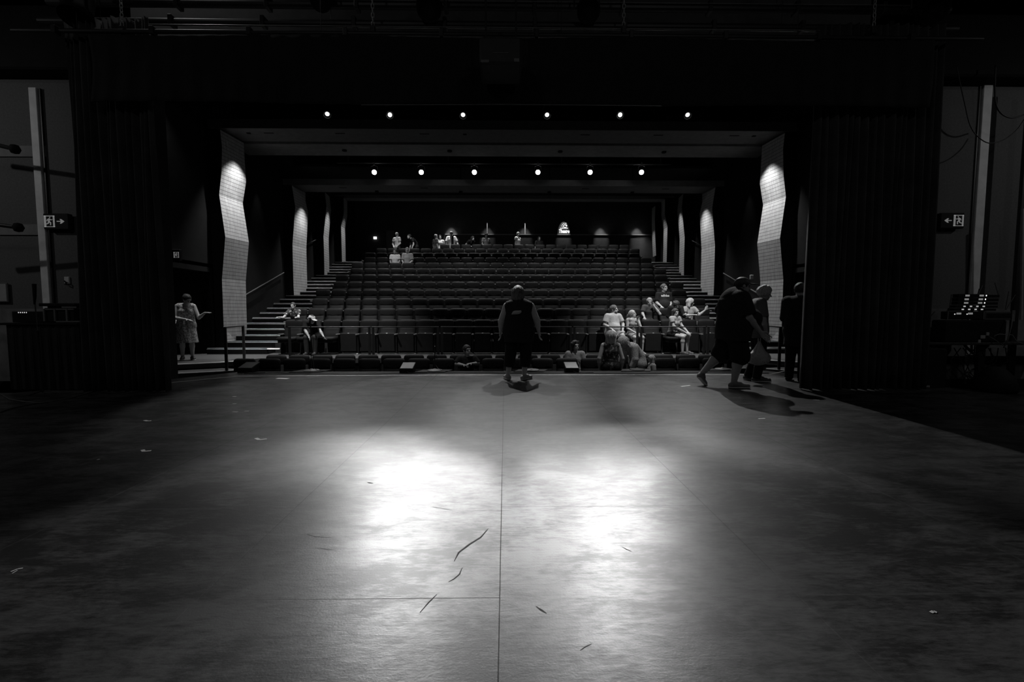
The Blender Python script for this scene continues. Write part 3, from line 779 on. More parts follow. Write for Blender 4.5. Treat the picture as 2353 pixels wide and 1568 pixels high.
def micstand(px, py, hgt, base, label, thick=.009, tilt=0):
    q = G(px, py); g = empty('microphone_stand', (q.x, q.y, 0)); tag(g, label, 'microphone stand', 'round based stands along the stage edge')
    MB().lathe([(.155, .016), (.155, .024), (.14, .036), (.03, .045), (.02, .06), (.0, .06)], 28).build('base', base, g, smooth=True)
    if hgt > .12:
        MB().tube([(0, 0, .05), (tilt*.5, 0, hgt*.55), (tilt, 0, hgt)], thick, 8).build('pole', M_BLKMETAL, g)
        MB().tube([(tilt, 0, hgt-.02), (tilt+.01, -.02, hgt+.06), (tilt+.01, -.03, hgt+.1)], .014, 8).build('microphone_clip', M_BLKMETAL, g)
        MB().tube([(tilt, .01, hgt), (tilt+.05, .02, hgt*.6), (tilt+.02, .03, hgt*.3), (.06, -.03, .08), (.16, -.09, .03), (.35, -.12, .02)], .005, 6).build('cable', M_BLKMETAL, g)
    else: MB().tube([(0, 0, .05), (0, 0, hgt)], .012, 8).build('stub', M_BLKMETAL, g)
    m = MB().prism([(-.38, -.17), (.22, -.17), (.34, .17), (-.26, .17)], 0, .012)
    o = m.build('rubber_mat', mat('rubber_mat', .05, .7), loc=(q.x, q.y, .0025)); tag(o, 'thin dark mat under the %s' % label.split(',')[0].replace('microphone stand', 'stand'), 'mat', 'mats under the stands')
BP = mat('worn_steel_base', .3, .5, metal=.3); BD = mat('dark_base', .06, .6)
micstand(716, 854, 1.0, BP, 'microphone stand at the left, below the capped person')
micstand(999, 854, .42, BP, 'short microphone stand left of centre with a pale round base')
micstand(1222, 853, .10, BP, 'stand base hidden behind the standing woman')
micstand(1464, 852, .10, BD, 'dark round stand base in front of the blond heads')
micstand(1660, 851, .10, BP, 'stand base between the legs of the walking man')
o = MB().tube([G(560, 859, .005), G(640, 857, .005), G(700, 859.5, .005), G(850, 860, .005), G(935, 859, .005), G(1060, 857, .005), G(1180, 858, .005), G(1330, 858, .005), G(1420, 859, .005), G(1560, 857.5, .005), G(1700, 857, .005)], .006, 6).build('floor_cable', M_BLKMETAL)
tag(o, 'long black cable lying along the stage edge behind the tape line', 'cable')
# ================================================================== EXIT SIGNS
SG = emis('exit_panel', .6, .10); SGD = mat('exit_dark', .015, .6)
def running_man(root, flip, s, y):
    m = MB()
    def limb(a, b, r): m.tube([(flip*a[0]*s, y, a[1]*s), (flip*b[0]*s, y, b[1]*s)], r*s, 6)
    m.lathe([(0, -.06), (.05, -.03), (.06, 0), (.05, .03), (0, .06)], 10); m.v = [(x*s+flip*.08*s, y+b*s*.2, z*s+.36*s) for x, b, z in m.v]
    limb((.04, .26), (-.02, .0), .065); limb((.04, .25), (-.14, .16), .035); limb((-.14, .16), (-.20, .02), .032)
    limb((.05, .24), (.18, .12), .035); limb((.18, .12), (.30, .16), .032)
    limb((-.02, .0), (.14, -.14), .05); limb((.14, -.14), (.12, -.36), .042)
    limb((-.02, .0), (-.10, -.2), .05); limb((-.10, -.2), (-.30, -.26), .042)
    m.build('running_figure', SG, root)
def exit_sign(q, W_, H_, flip, label, arrow=True, rz=0):
    g = empty('exit_sign', q, rz); tag(g, label, 'exit sign', 'running man exit signs')
    MB().box(-W_/2, W_/2, 0, .09, -H_/2, H_/2, .008).build('box', SGD, g)
    ph = H_*(.72 if arrow else .5); pw = ph*.92; px0 = -flip*(W_/2-pw/2-H_*.07) if arrow else W_*.28
    pic = empty('pictogram', (px0, 0, 0), 0, g)
    f = MB(); t = .14*pw   # pale surround of the dark doorway
    f.box(-pw/2, -pw/2+t*1.3, -.006, 0, -ph/2, ph/2); f.box(pw/2-t, pw/2, -.006, 0, -ph/2, ph/2)
    f.box(-pw/2, pw/2, -.006, 0, ph/2-t*.5, ph/2); f.box(-pw/2, pw/2, -.006, 0, -ph/2, -ph/2+t*.4)
    f.build('doorway', SG, pic)
    running_man(pic, flip, ph*.95, -.008)
    if not arrow: MB().box(-.85, -W_/2, .03, .06, -.03, .03).build('bracket', SGD, g)
    if arrow:
        ax = px0+flip*(pw/2+H_*.14); m = MB(); L = H_*.48; y0, y1 = -.006, 0
        sh = [(0, -.055), (0, .055), (.55, .055), (.40, .30), (.58, .30), (1, 0), (.58, -.30), (.40, -.30), (.55, -.055)]
        pts = [(ax+flip*a*L, b*L) for a, b in sh]
        vs = [(x, y0, z) for x, z in pts]+[(x, y1, z) for x, z in pts]; n = len(pts)
        m.add(vs, [tuple(range(n)), tuple(range(n, 2*n))[::-1]]+[(i, (i+1) % n, n+(i+1) % n, n+i) for i in range(n)])
        m.build('arrow', SG, g)
exit_sign(P(128, 509, YP-.12), .42, .265, 1, 'exit sign with arrow pointing right on the left wing wall')
exit_sign(P(2189, 507, YP-.12), .42, .265, -1, 'exit sign with arrow pointing left on the right wing wall')
exit_sign(P(396, 586, 11.2), .34, .27, 1, 'small exit sign on the left wall just past the curtain', False)
# ================================================================== THEATRE SIGN ON THE REAR WALL
q = P(1296, 527, 26.4); g = empty('theatre_sign', q); tag(g, 'lit theatre sign with a sun and heart emblem on the rear wall', 'sign')
arch = [(-.36, -.32)]+[(.36*math.cos(t), -.02+.44*math.sin(t)) for t in np.linspace(PI, 0, 15)]+[(.36, -.32)]
m = MB(); n = len(arch); vs = [(x, -.03, z) for x, z in arch]+[(x, .02, z) for x, z in arch]
m.add(vs, [tuple(range(n)), tuple(range(n, 2*n))[::-1]]+[(i, (i+1) % n, n+(i+1) % n, n+i) for i in range(n)])
m.build('board', mat('sign_board', .04, .5), g)
LE = emis('lit_letters', .9, .85)
text_obj('Theatre', .29, LE, g, (.0, -.04, -.13), (PI/2, 0, 0), 'lettering', shear=.15, width=.60, offset=.008)
MB().box(-.235, .215, -.045, -.035, .035, .062).build('name_band', LE, g)
em = MB()
c0 = Vector((.06, -.045, .165))
em.tube([c0+Vector((.10*math.cos(t)*1.1, 0, .075*math.sin(t))) for t in np.linspace(.75, 5.6, 16)], .012, 6)
em.tube([c0+Vector((.02, 0, .05)), c0+Vector((.07, 0, .06)), c0+Vector((.09, 0, .02)), c0+Vector((.07, 0, -.02))], [.012, .032, .03, .012], 8)
for a, r in ((1.6, .14), (2.1, .15), (2.6, .16), (3.1, .17), (3.7, .16), (1.2, .15)):
    dv = Vector((math.cos(a), 0, math.sin(a))); em.tube([c0+dv*r, c0+dv*(r+.035)], .016, 6)
em.build('emblem', LE, g)
# ================================================================== LEFT WING GEAR
Yd = 7.15
x0, x1 = XZ(22, .6, Yd), XZ(186, .6, Yd); zt = P(100, 742, Yd).z
g = empty('equipment_desk', ((x0+x1)/2, Yd, 0)); tag(g, 'black cloth-covered equipment desk beside the left curtain', 'desk'); W2 = (x1-x0)/2
MB().box(-W2-.1, W2+.02, -.05, .6, zt-.035, zt, .006).build('desktop', M_BLACK, g)
cl = MB(); nf = 40; vs = []
for z in (zt-.036, .01):
    for i in range(nf+1):
        x = -W2+2*W2*i/nf; vs.append((x, -.02+.02*math.sin(i*1.3)*(1 if z < .1 else .3), z))
for z in (zt-.036, .01):
    for i in range(nf+1): vs.append((-W2+2*W2*i/nf, .55, z))
n1 = nf+1; cl.add(vs, [(i, i+1, n1+i+1, n1+i) for i in range(nf)]+[(2*n1+i, 3*n1+i, 3*n1+i+1, 2*n1+i+1) for i in range(nf)]+[(0, n1, 3*n1, 2*n1), (nf, 2*n1+nf, 3*n1+nf, n1+nf)])
cl.build('cloth_skirt', mat('black_cloth', .025, .9), g)
def box_thing(name, px0, px1, py0, py1, Y, depth, m, label, cat, parts=None, group=None, bev=.008):
    zc0 = P((px0+px1)/2, py1, Y).z; zc1 = P((px0+px1)/2, py0, Y).z; xa, xb = XZ(px0, zc0, Y), XZ(px1, zc0, Y)
    g = empty(name, ((xa+xb)/2, Y, zc0)); tag(g, label, cat, group); a = (xb-xa)/2; h = zc1-zc0
    MB().box(-a, a, 0, depth, 0, h, bev).build('case', m, g)
    return g, a, h
zdesk = zt
g, a, h = box_thing('mixer', 28, 102, 716, 741, Yd+.02, .4, M_BLACK, 'black sloping mixer on the left end of the desk', 'mixer')
for i in range(5): MB().box(-a+.42*a+i*.03, -a+.42*a+i*.03+.010, -.004, .001, h*.85, h*.95).build('led', emis('led_dim', .8, .6), g)
g, a, h = box_thing('laptop_stand', 88, 172, 697, 704, Yd+.1, .4, M_BLACK, 'flat black laptop raised above the desk rack', 'laptop')
for s in (-1, 1): MB().box(s*a*.8-.015, s*a*.8+.015, .1, .3, -.26, 0).build('leg', M_BLKMETAL, g)
g, a, h = box_thing('rack_unit', 103, 172, 708, 740, Yd, .35, M_BLACK, 'open steel framed rack unit on the right half of the desk', 'audio rack')
for xx in (-a+.01, -a*.25, a*.55): MB().box(xx-.012, xx+.012, -.02, .0, .01, h-.01).build('upright', mat('rack_grey', .13, .5), g)
MB().box(-a, a, -.015, .0, h-.03, h-.012).build('crossbar', MATS['rack_grey'], g)
g, a, h = box_thing('paper', 128, 182, 738, 741, Yd-.04, .1, mat('dull_paper', .12, .8), 'rolled pale paper lying on the right edge of the desk', 'paper', bev=.002)
# mic stand in the wing
q = G(99, 906); g = empty('boom_stand', (q.x, q.y, 0)); tag(g, 'tall steel stand with a hanging microphone before the desk', 'microphone stand')
zt2 = P(81, 700, q.y).z; xt2 = XZ(81, zt2, q.y)-q.x; zm = P(86, 765, q.y).z; xm = XZ(86, zm, q.y)-q.x
MB().tube([(0, 0, .03), (xm, 0, zm)], .013, 8).build('lower_tube', M_BLKMETAL, g)
MB().tube([(xm, 0, zm), (xt2, 0, zt2)], .008, 8).build('upper_tube', mat('chrome', .8, .2, metal=1), g)
MB().tube([(xm, 0, zm-.03), (xm, 0, zm+.03)], .02, 8).build('collar', M_BLKMETAL, g)
MB().tube([(xt2-.01, 0, zt2), (xt2+.0, 0, zt2+.12), (xt2+.005, 0, zt2+.30)], [.012, .02, .026], 10).build('microphone', M_BLACK, g)
for a_ in (.3, 2.4, 4.4): MB().tube([(0, 0, .05), (.16*math.cos(a_), .16*math.sin(a_), .01)], .009, 6).build('leg', M_BLKMETAL, g)
# wall bits
g, a, h = box_thing('framed_notice', -14, 19, 650, 695, YP-.05, .03, mat('grey_frame', .12, .5), 'framed paper notice on the left wing wall at the edge', 'notice')
MB().box(-a+.02, a-.02, -.004, 0, .02, h-.02).build('paper', mat('notice_paper', .35, .8), g)
g, a, h = box_thing('wall_socket', 147, 159, 636, 653, YP-.03, .03, mat('white_plastic', .6, .4), 'white wall plate with a black plug beside the left curtain', 'socket')
MB().tube([(-.01, 0, .03), (-.005, -.03, .05), (.02, -.03, .03), (.02, -.03, -.01), (-.02, -.01, 0)], .011, 8).build('plug', M_BLACK, g)
for i, (py, pxe) in enumerate(((343, 34), (523, 42))):
    Y = 7.5; q = P(pxe, py, Y); g = empty('side_boom', q); tag(g, 'black boom arm with round end clamp, %s of two at the left edge' % ('upper' if i == 0 else 'lower'), 'lighting arm', 'boom arms at the left edge')
    MB().tube([(-1.3, -.3, .28 if i == 0 else .16), (0, 0, 0)], .032, 10).build('tube', M_BLKMETAL, g)
    m = MB(); m.lathe([(0, -.075), (.05, -.06), (.075, 0), (.05, .06), (0, .075)], 14); m.build('clamp', M_BLACK, g, smooth=True)
    o = MB().box(-.9, -.04, 0, .02, -.13, .05).build('backing_board', mat('pale_board', .2, .8), loc=(q.x-.05, YP-.025, P(pxe, py, YP).z)); tag(o, 'pale horizontal board on the wall behind the %s boom arm' % ('upper' if i == 0 else 'lower'), 'board')
def floor_cable(pts, r, label, m=None):
    o = MB().tube(pts, r, 6).build('cable', m or M_BLKMETAL, smooth=True); tag(o, label, 'cable'); return o
floor_cable([G(0, 905, .008), G(22, 918, .008), G(60, 924, .008), G(95, 926, .008), G(140, 919, .008), G(165, 914, .008), G(215, 900, .008), G(245, 893, .008)], .007, 'thin grey cable curving over the floor before the left desk', mat('grey_cable', .12, .5))
floor_cable([G(0, 948, .008), G(30, 938, .008), G(70, 930, .008), G(110, 925, .008)], .006, 'second faint cable on the floor left of the desk stand')
# ================================================================== RIGHT WING GEAR
Yt = 7.35
zt = .71; xa = XZ(2094, zt, Yt); xb = 9.6
g = empty('equipment_table', ((xa+xb)/2, Yt, 0)); tag(g, 'long black folding table at the right edge carrying radio racks', 'table'); A = (xb-xa)/2
MB().box(-A, A, 0, .5, zt-.04, zt, .006).build('tabletop', mat('black_tabletop', .03, .5), g)
for px, w_ in ((2252, .055), (2165, .02), (2420, .05)):
    x = XZ(px, .3, Yt+.1)-(xa+xb)/2; MB().box(x-w_, x+w_, .08, .14, 0, zt-.04).build('leg', M_BLACK, g)
MB().tube([(XZ(2230, .6, Yt)-(xa+xb)/2, .1, .66), (XZ(2250, .5, Yt)-(xa+xb)/2, .1, .52)], .02, 6).build('brace', M_BLACK, g)
MB().tube([(XZ(2285, .6, Yt)-(xa+xb)/2, .1, .66), (XZ(2258, .5, Yt)-(xa+xb)/2, .1, .50)], .02, 6).build('brace', M_BLACK, g)
g, a, h = box_thing('road_case', 2168, 2312, 736, 788, Yt+.05, .25, M_BLACK, 'big black road case standing on the table', 'case', bev=.02)
g, a, h = box_thing('rack_unit', 2176, 2260, 716, 734, Yt+.08, .12, M_BLACK, 'wide receiver with two lit displays on top of the road case', 'radio receiver', group='stack of radio receivers')
DSP = emis('display_glow', .4, .16); DOT = emis('led_white', .9, 1.1)
MB().box(-a, -a+.012, -.01, 0, 0, h).build('ear', MATS['rack_grey'], g); MB().box(a-.012, a, -.01, 0, 0, h).build('ear', MATS['rack_grey'], g)
for fx in (-.5, .13): MB().box(fx*a, fx*a+.075, -.006, 0, h*.62, h*.84).build('display', DSP, g)
for fx in (-.62, .05): MB().box(fx*a, fx*a+.012, -.006, 0, h*.6, h*.7).build('led', DOT, g)
MB().tube([(-a+.02, .0, h*.5), (-a+.05, 0, h+.28)], .006, 6).build('antenna', M_BLKMETAL, g)
g, a, h = box_thing('open_case', 2262, 2330, 716, 736, Yt+.08, .2, mat('case_grey', .06, .6), 'open grey edged case right of the receiver', 'case')
MB().box(-a+.03, a-.05, -.004, 0, h*.25, h*.78).build('opening', M_BLACK, g)
MB().box(a-.05, a, -.012, 0, -.02, h+.02).build('edge', MATS['rack_grey'], g)
rows = [(2192, 2262, 708.5, 714.5, 4, 'small'), (2196, 2266, 701.5, 707.5, 4, 'small'), (2200, 2266, 693, 700.5, 2, 'wide'), (2201, 2268, 684.5, 692.5, 2, 'wide'), (2203, 2270, 676, 684, 2, 'wide')]
nmz = ['lowest', 'second lowest', 'middle', 'second highest', 'topmost']
for i, (pa, pb, t0, t1, nd, kind) in enumerate(rows):
    g, a, h = box_thing('rack_unit', pa, pb, t0, t1, Yt+.1+.005*i, .11, M_BLACK, 'slim receiver with %s lit displays, %s in the stack' % ('four small' if nd == 4 else 'two', nmz[i]), 'radio receiver', group='stack of radio receivers', bev=.003)
    if kind == 'small':
        for j in range(4): x = -a*.5+j*a*.42; MB().box(x, x+.035, -.005, 0, h*.3, h*.75).build('display', emis('display_small', .6, .4), g)
    else:
        for x in (-a*.55, a*.42): MB().box(x, x+.068, -.005, 0, h*.3, h*.8).build('display', DSP, g)
        MB().box(a*.85, a*.85+.012, -.006, 0, h*.35, h*.75).build('led', DOT, g)
    MB().box(a+.01, a+.22, .02, .12, 0, h*.8, .003).build('side_unit', M_BLACK, g)
for k_, (pa, pb) in enumerate((((2247, 678), (2258, 655)), ((2246, 680), (2250, 664)), ((2310, 712), (2318, 670)), ((2312, 712), (2336, 672)), ((2294, 678), (2286, 650)))):
    o = MB().tube([P(pa[0], pa[1], Yt+.25), P(pb[0], pb[1], Yt+.3)], .006, 6).build('antenna', M_BLKMETAL)
    tag(o, ['thin antenna slanting up before the white post', 'short antenna beside the slanting one before the post', 'upright antenna right of the receiver stack', 'long antenna slanting right beside the receiver stack', 'faint antenna leaning left above the stack'][k_], 'antenna')
for k_, (px, py, w_) in enumerate(((2259, 775, 12), (2270, 768, 8), (2251, 785, 7))):
    g, a, h = box_thing('label_tag', px-w_/2, px+w_/2, py-4, py+4, Yt+.03, .012, mat('grey_tag', .3, .7), 'small pale tag hanging on the road case, %s of three' % ('left', 'right', 'lowest')[k_], 'tag')
CW = mat('pale_cable', .28, .5)
floor_cable([P(2272, 773, Yt), P(2284, 780, Yt-.02), P(2300, 790, Yt-.05), P(2318, 806, Yt-.05)], .005, 'thin cable drooping from the tags over the table edge', MATS['grey_cable'])
floor_cable([P(2327, 722, Yt), P(2324, 750, Yt-.05), P(2316, 780, Yt-.05), P(2306, 800, Yt-.03)], .009, 'thick cable hanging down over the road case at right', MATS['grey_cable'])
floor_cable([P(2286, 779, Yt-.02), P(2285, 772, Yt-.03), P(2296, 768, Yt-.03), P(2326, 770, Yt-.03), P(2336, 784, Yt-.03), P(2353, 792, Yt-.03)], .004, 'pale looping cable on the table at the right edge', CW)
for k_ in range(9):
    xs_ = 2190+k_*15; yy = Yt+.3
    pts = [P(xs_+random.uniform(-8, 8), 800, yy), P(xs_+random.uniform(-22, 22), 830+random.uniform(-8, 8), yy), P(2215+random.uniform(-12, 40), 860, yy), P(2220+k_*10+random.uniform(-14, 14), 884, yy)]
    pp = []
    for i in range(13):
        t = i/12*3; a_ = min(2, int(t)); f = t-a_; pp.append(pts[a_].lerp(pts[a_+1], f*f*(3-2*f)))
    o = MB().tube(pp, .008, 6).build('hanging_cable', M_BLKMETAL, smooth=True); tag(o, 'black cable in the tangle hanging under the right table', 'cable', 'tangled cables under the table')
g, a, h = box_thing('amplifier', 2094, 2173, 802, 903, 7.1, .45, M_BLACK, 'black speaker cabinet under the table end, small pale badge', 'speaker', bev=.02)
MB().box(-a+.02, a-.02, -.008, 0, .04, h-.03, .004).build('grille', mat('speaker_grille', .018, .9, scale=200), g)
b = P(2127, 888.5, 7.09); text_obj('QUAKE', .04, mat('badge_letters', .5, .5), g, (b.x-g.location.x, -.012, b.z-g.location.z), (PI/2, 0, 0), 'badge', width=.125, offset=.001)
m = MB(); m.lathe([(.24, 0), (.27, .06), (.22, .22), (.12, .34), (.04, .38), (0, .385)], 20)
q = G(2318, 905); o = m.build('bag', mat('black_nylon_bag', .02, .7, bump=.4), loc=(q.x, q.y+.2, 0), smooth=True); tag(o, 'slumped black bag on the floor under the right table', 'bag')
o = MB().box(-.05, .06, 0, .01, -.16, .16).build('paper_sheet', mat('notice_paper', .35, .8), loc=P(2243, 812, 8.05)); tag(o, 'small grey sheet behind the cables under the table', 'paper')
# cables looping from above on the right
def loop(pts, r, label, Y):
    pp = [P(x, y, Y) for x, y in pts]; out = []
    n = len(pp)
    for i in range(n-1):
        p0, p1, p2, p3 = pp[max(i-1, 0)], pp[i], pp[i+1], pp[min(i+2, n-1)]
        for k in range(5):
            t = k/5; out.append(.5*((2*p1)+(p2-p0)*t+(2*p0-5*p1+4*p2-p3)*t*t+(3*p1-p0-3*p2+p3)*t**3))
    out.append(pp[-1]); floor_cable(out, r, label)
loop([(2198, 150), (2207, 195), (2216, 235), (2228, 285), (2245, 312), (2272, 329), (2305, 322), (2335, 300), (2353, 275)], .008, 'thin black cable looping across the right white post', 7.6)
loop([(2288, 150), (2286, 200), (2289, 240), (2302, 262), (2325, 271), (2353, 264)], .012, 'thick black cable looping down at the upper right', 7.6)
o = MB().tube([P(2350, 480, 7.6), P(2346, 735, 7.6)], .02, 10).build('wall_pipe', mat('pale_pipe', .3, .5)); tag(o, 'pale vertical pipe at the right edge above the table', 'pipe')
o = MB().box(-.05, .05, -.03, .03, -2.2, 3.2, .005).build('dark_upright', M_BLKMETAL, loc=P(2337, 640, 7.75)); tag(o, 'black upright beside the pale pipe at the right edge', 'post')
# ================================================================== PEOPLE
class Fld:
    """distance field on a grid, merged smoothly, turned into one closed surface"""
    def __init__(s): s.p = []
    def cap(s, a, b, ra, rb, k=.02, n=None, sc=1.0, flat=False, sub=False): s.p.append(('c', Vector(a), Vector(b), ra, rb, k, n, sc, flat, sub)); return s
    def ell(s, c, r, k=.02, M=None, sub=False): s.p.append(('e', Vector(c), r, k, M, sub)); return s
    def mesh(s, h):
        lo = np.array([9e9]*3); hi = -lo
        bb = []
        for q in s.p:
            if q[0] == 'c':
                r = max(q[3], q[4])*max(1, q[7] if False else 1)*1.35; a = np.array([min(q[1][i], q[2][i])-r for i in range(3)]); b = np.array([max(q[1][i], q[2][i])+r for i in range(3)]); sub = q[9]; k = q[5]
            else:
                r = max(q[2]); a = np.array(q[1])-r; b = np.array(q[1])+r; sub = q[5]; k = q[3]
            bb.append((a-k-2*h, b+k+2*h, sub))
            if not sub: lo = np.minimum(lo, a); hi = np.maximum(hi, b)
        lo = lo-3*h; hi = hi+3*h; n = np.ceil((hi-lo)/h).astype(int)+1
        F = np.full(n, .2, dtype=np.float32)
        ax = [lo[i]+h*np.arange(n[i]) for i in range(3)]
        for q, (a, b, sub) in zip(s.p, bb):
            i0 = np.clip(np.floor((a-lo)/h).astype(int), 0, n-1); i1 = np.clip(np.ceil((b-lo)/h).astype(int)+1, 1, n)
            if np.any(i1 <= i0): continue
            X, Y, Z = np.meshgrid(ax[0][i0[0]:i1[0]], ax[1][i0[1]:i1[1]], ax[2][i0[2]:i1[2]], indexing='ij', sparse=False)
            if q[0] == 'c':
                _, A, B, ra, rb, k, nn, sc, flat, _s = q
                d = B-A; L2 = max(d.length_squared, 1e-9)
                t = ((X-A.x)*d.x+(Y-A.y)*d.y+(Z-A.z)*d.z)/L2; tc = np.clip(t, 0, 1)
                vx, vy, vz = X-A.x-tc*d.x, Y-A.y-tc*d.y, Z-A.z-tc*d.z
                if nn is not None and sc != 1:
                    w_ = (vx*nn.x+vy*nn.y+vz*nn.z)*(1/sc-1); vx = vx+w_*nn.x; vy = vy+w_*nn.y; vz = vz+w_*nn.z
                D = np.sqrt(vx*vx+vy*vy+vz*vz)-(ra+(rb-ra)*tc)
                if sc < 1: D = D*(.5+.5*sc)
                if flat: D = np.maximum(D, (t-1)*math.sqrt(L2))
            else:
                _, c, r, k, M, _s = q
                x, y, z = X-c.x, Y-c.y, Z-c.z
                if M is not None:
                    x, y, z = (M[0][0]*x+M[1][0]*y+M[2][0]*z, M[0][1]*x+M[1][1]*y+M[2][1]*z, M[0][2]*x+M[1][2]*y+M[2][2]*z)
                g = np.sqrt((x/r[0])**2+(y/r[1])**2+(z/r[2])**2); D = (g-1)*min(r)
            sl = tuple(slice(i0[i], i1[i]) for i in range(3)); f = F[sl]
            if sub:
                D = -D; hh = np.clip(.5-.5*(f-D)/k, 0, 1); F[sl] = f*(1-hh)+D*hh+k*hh*(1-hh)
            else:
                hh = np.clip(.5+.5*(f-D)/k, 0, 1); F[sl] = f*(1-hh)+D*hh-k*hh*(1-hh)
        F[0], F[-1] = .2, .2; F[:, 0], F[:, -1] = .2, .2; F[:, :, 0], F[:, :, -1] = .2, .2
        return nets(F, lo, h)
def nets(F, lo, h):
    I = F < 0; n = F.shape
    def c(dx, dy, dz, A=I): return A[dx:n[0]-1+dx, dy:n[1]-1+dy, dz:n[2]-1+dz]
    cnt = sum(c(a, b, d).astype(np.int8) for a in (0, 1) for b in (0, 1) for d in (0, 1))
    ii = np.nonzero((cnt > 0) & (cnt < 8)); idx = -np.ones((n[0]-1, n[1]-1, n[2]-1), dtype=np.int64); idx[ii] = np.arange(len(ii[0]))
    acc = np.zeros((len(ii[0]), 3)); m = np.zeros(len(ii[0]))
    cs = [(a, b, d) for a in (0, 1) for b in (0, 1) for d in (0, 1)]
    val = {q: F[ii[0]+q[0], ii[1]+q[1], ii[2]+q[2]] for q in cs}
    for q in cs:
        for a in range(3):
            if q[a] == 1: continue
            r = list(q); r[a] = 1; r = tuple(r); f0, f1 = val[q], val[r]; x = (f0 < 0) != (f1 < 0)
            t = np.where(x, f0/np.where(x, f0-f1, 1), 0); p = np.array(q, float)[None, :]+np.zeros((len(t), 3)); p[:, a] += t
            acc += p*x[:, None]; m += x
    V = (np.stack(ii, 1)+acc/m[:, None])*h+lo
    Q = []
    for a in range(3):
        b, d = (a+1) % 3, (a+2) % 3
        s0 = [slice(0, n[i]) for i in range(3)]; s1 = list(s0); s0[a] = slice(0, n[a]-1); s1[a] = slice(1, n[a])
        A0, A1 = I[tuple(s0)], I[tuple(s1)]; X = np.stack(np.nonzero(A0 != A1), 1)
        X = X[(X[:, b] > 0) & (X[:, d] > 0) & (X[:, b] < n[b]-1) & (X[:, d] < n[d]-1)]
        ins = A0[tuple(X.T)]
        def at(db, dd):
            Y = X.copy(); Y[:, b] -= db; Y[:, d] -= dd; return idx[tuple(Y.T)]
        q = np.stack([at(1, 1), at(0, 1), at(0, 0), at(1, 0)], 1)
        q[~ins] = q[~ins][:, ::-1]; Q.append(q)
    return V, np.concatenate(Q)
def field_obj(F, h, name, m, parent=None, scale=1.0):
    V, Q = F.mesh(h/scale)
    me = bpy.data.meshes.new(name); V = (V*scale).astype(np.float32)
    me.vertices.add(len(V)); me.vertices.foreach_set('co', V.ravel())
    me.loops.add(len(Q)*4); me.loops.foreach_set('vertex_index', Q.ravel().astype(np.int32))
    me.polygons.add(len(Q)); me.polygons.foreach_set('loop_start', np.arange(0, len(Q)*4, 4, dtype=np.int32))
    try: me.polygons.foreach_set('loop_total', np.full(len(Q), 4, dtype=np.int32))
    except Exception: pass
    me.polygons.foreach_set('use_smooth', np.ones(len(Q), dtype=bool)); me.update(calc_edges=True); me.validate()
    me.materials.append(m); o = bpy.data.objects.new(name, me); C.objects.link(o)
    if parent is not None: o.parent = parent
    return o
V3 = Vector
STAND = dict(pel=(0, 0, .95), wai=(0, 0, 1.10), che=(0, 0, 1.28), nek=(0, .01, 1.44), hed=(0, -.015, 1.585),
    sR=(-.175, .01, 1.40), sL=(.175, .01, 1.40), eR=(-.225, .03, 1.11), eL=(.225, .03, 1.11), wR=(-.235, -.03, .86), wL=(.235, -.03, .86),
    hR=(-.09, 0, .90), hL=(.09, 0, .90), kR=(-.10, -.02, .49), kL=(.10, -.02, .49), aR=(-.10, .03, .085), aL=(.10, .03, .085),
    tR=(-.12, -.15, .03), tL=(.12, -.15, .03))
def shift(J, keys, d):
    for k in keys.split(): J[k] = tuple(J[k][i]+d[i] for i in range(3))
UP = 'wai che nek hed sR sL eR eL wR wL'
def sit(seat=.555, lean=.05, knee=.46):
    J = dict(STAND); dz = seat+.06-.95; J = {k: (v[0], v[1], v[2]+dz) for k, v in J.items()}
    for k, f in (('wai', .2), ('che', .6), ('nek', 1), ('hed', 1.15), ('sR', 1), ('sL', 1), ('eR', .6), ('eL', .6), ('wR', .2), ('wL', .2)):
        x, y, z = J[k]; J[k] = (x, y-lean*f, z)
    J['hR'] = (-.09, -.02, seat+.03); J['hL'] = (.09, -.02, seat+.03)
    J['kR'] = (-.12, -.46, knee+.07); J['kL'] = (.12, -.46, knee+.07)
    J['aR'] = (-.12, -.44, .085); J['aL'] = (.12, -.44, .085); J['tR'] = (-.13, -.62, .03); J['tL'] = (.13, -.62, .03)
    J['eR'] = (-.22, -.04-lean*.5, J['sR'][2]-.27); J['eL'] = (.22, -.04-lean*.5, J['sL'][2]-.27)
    J['wR'] = (-.14, -.25, seat+.13); J['wL'] = (.14, -.25, seat+.13)
    return J
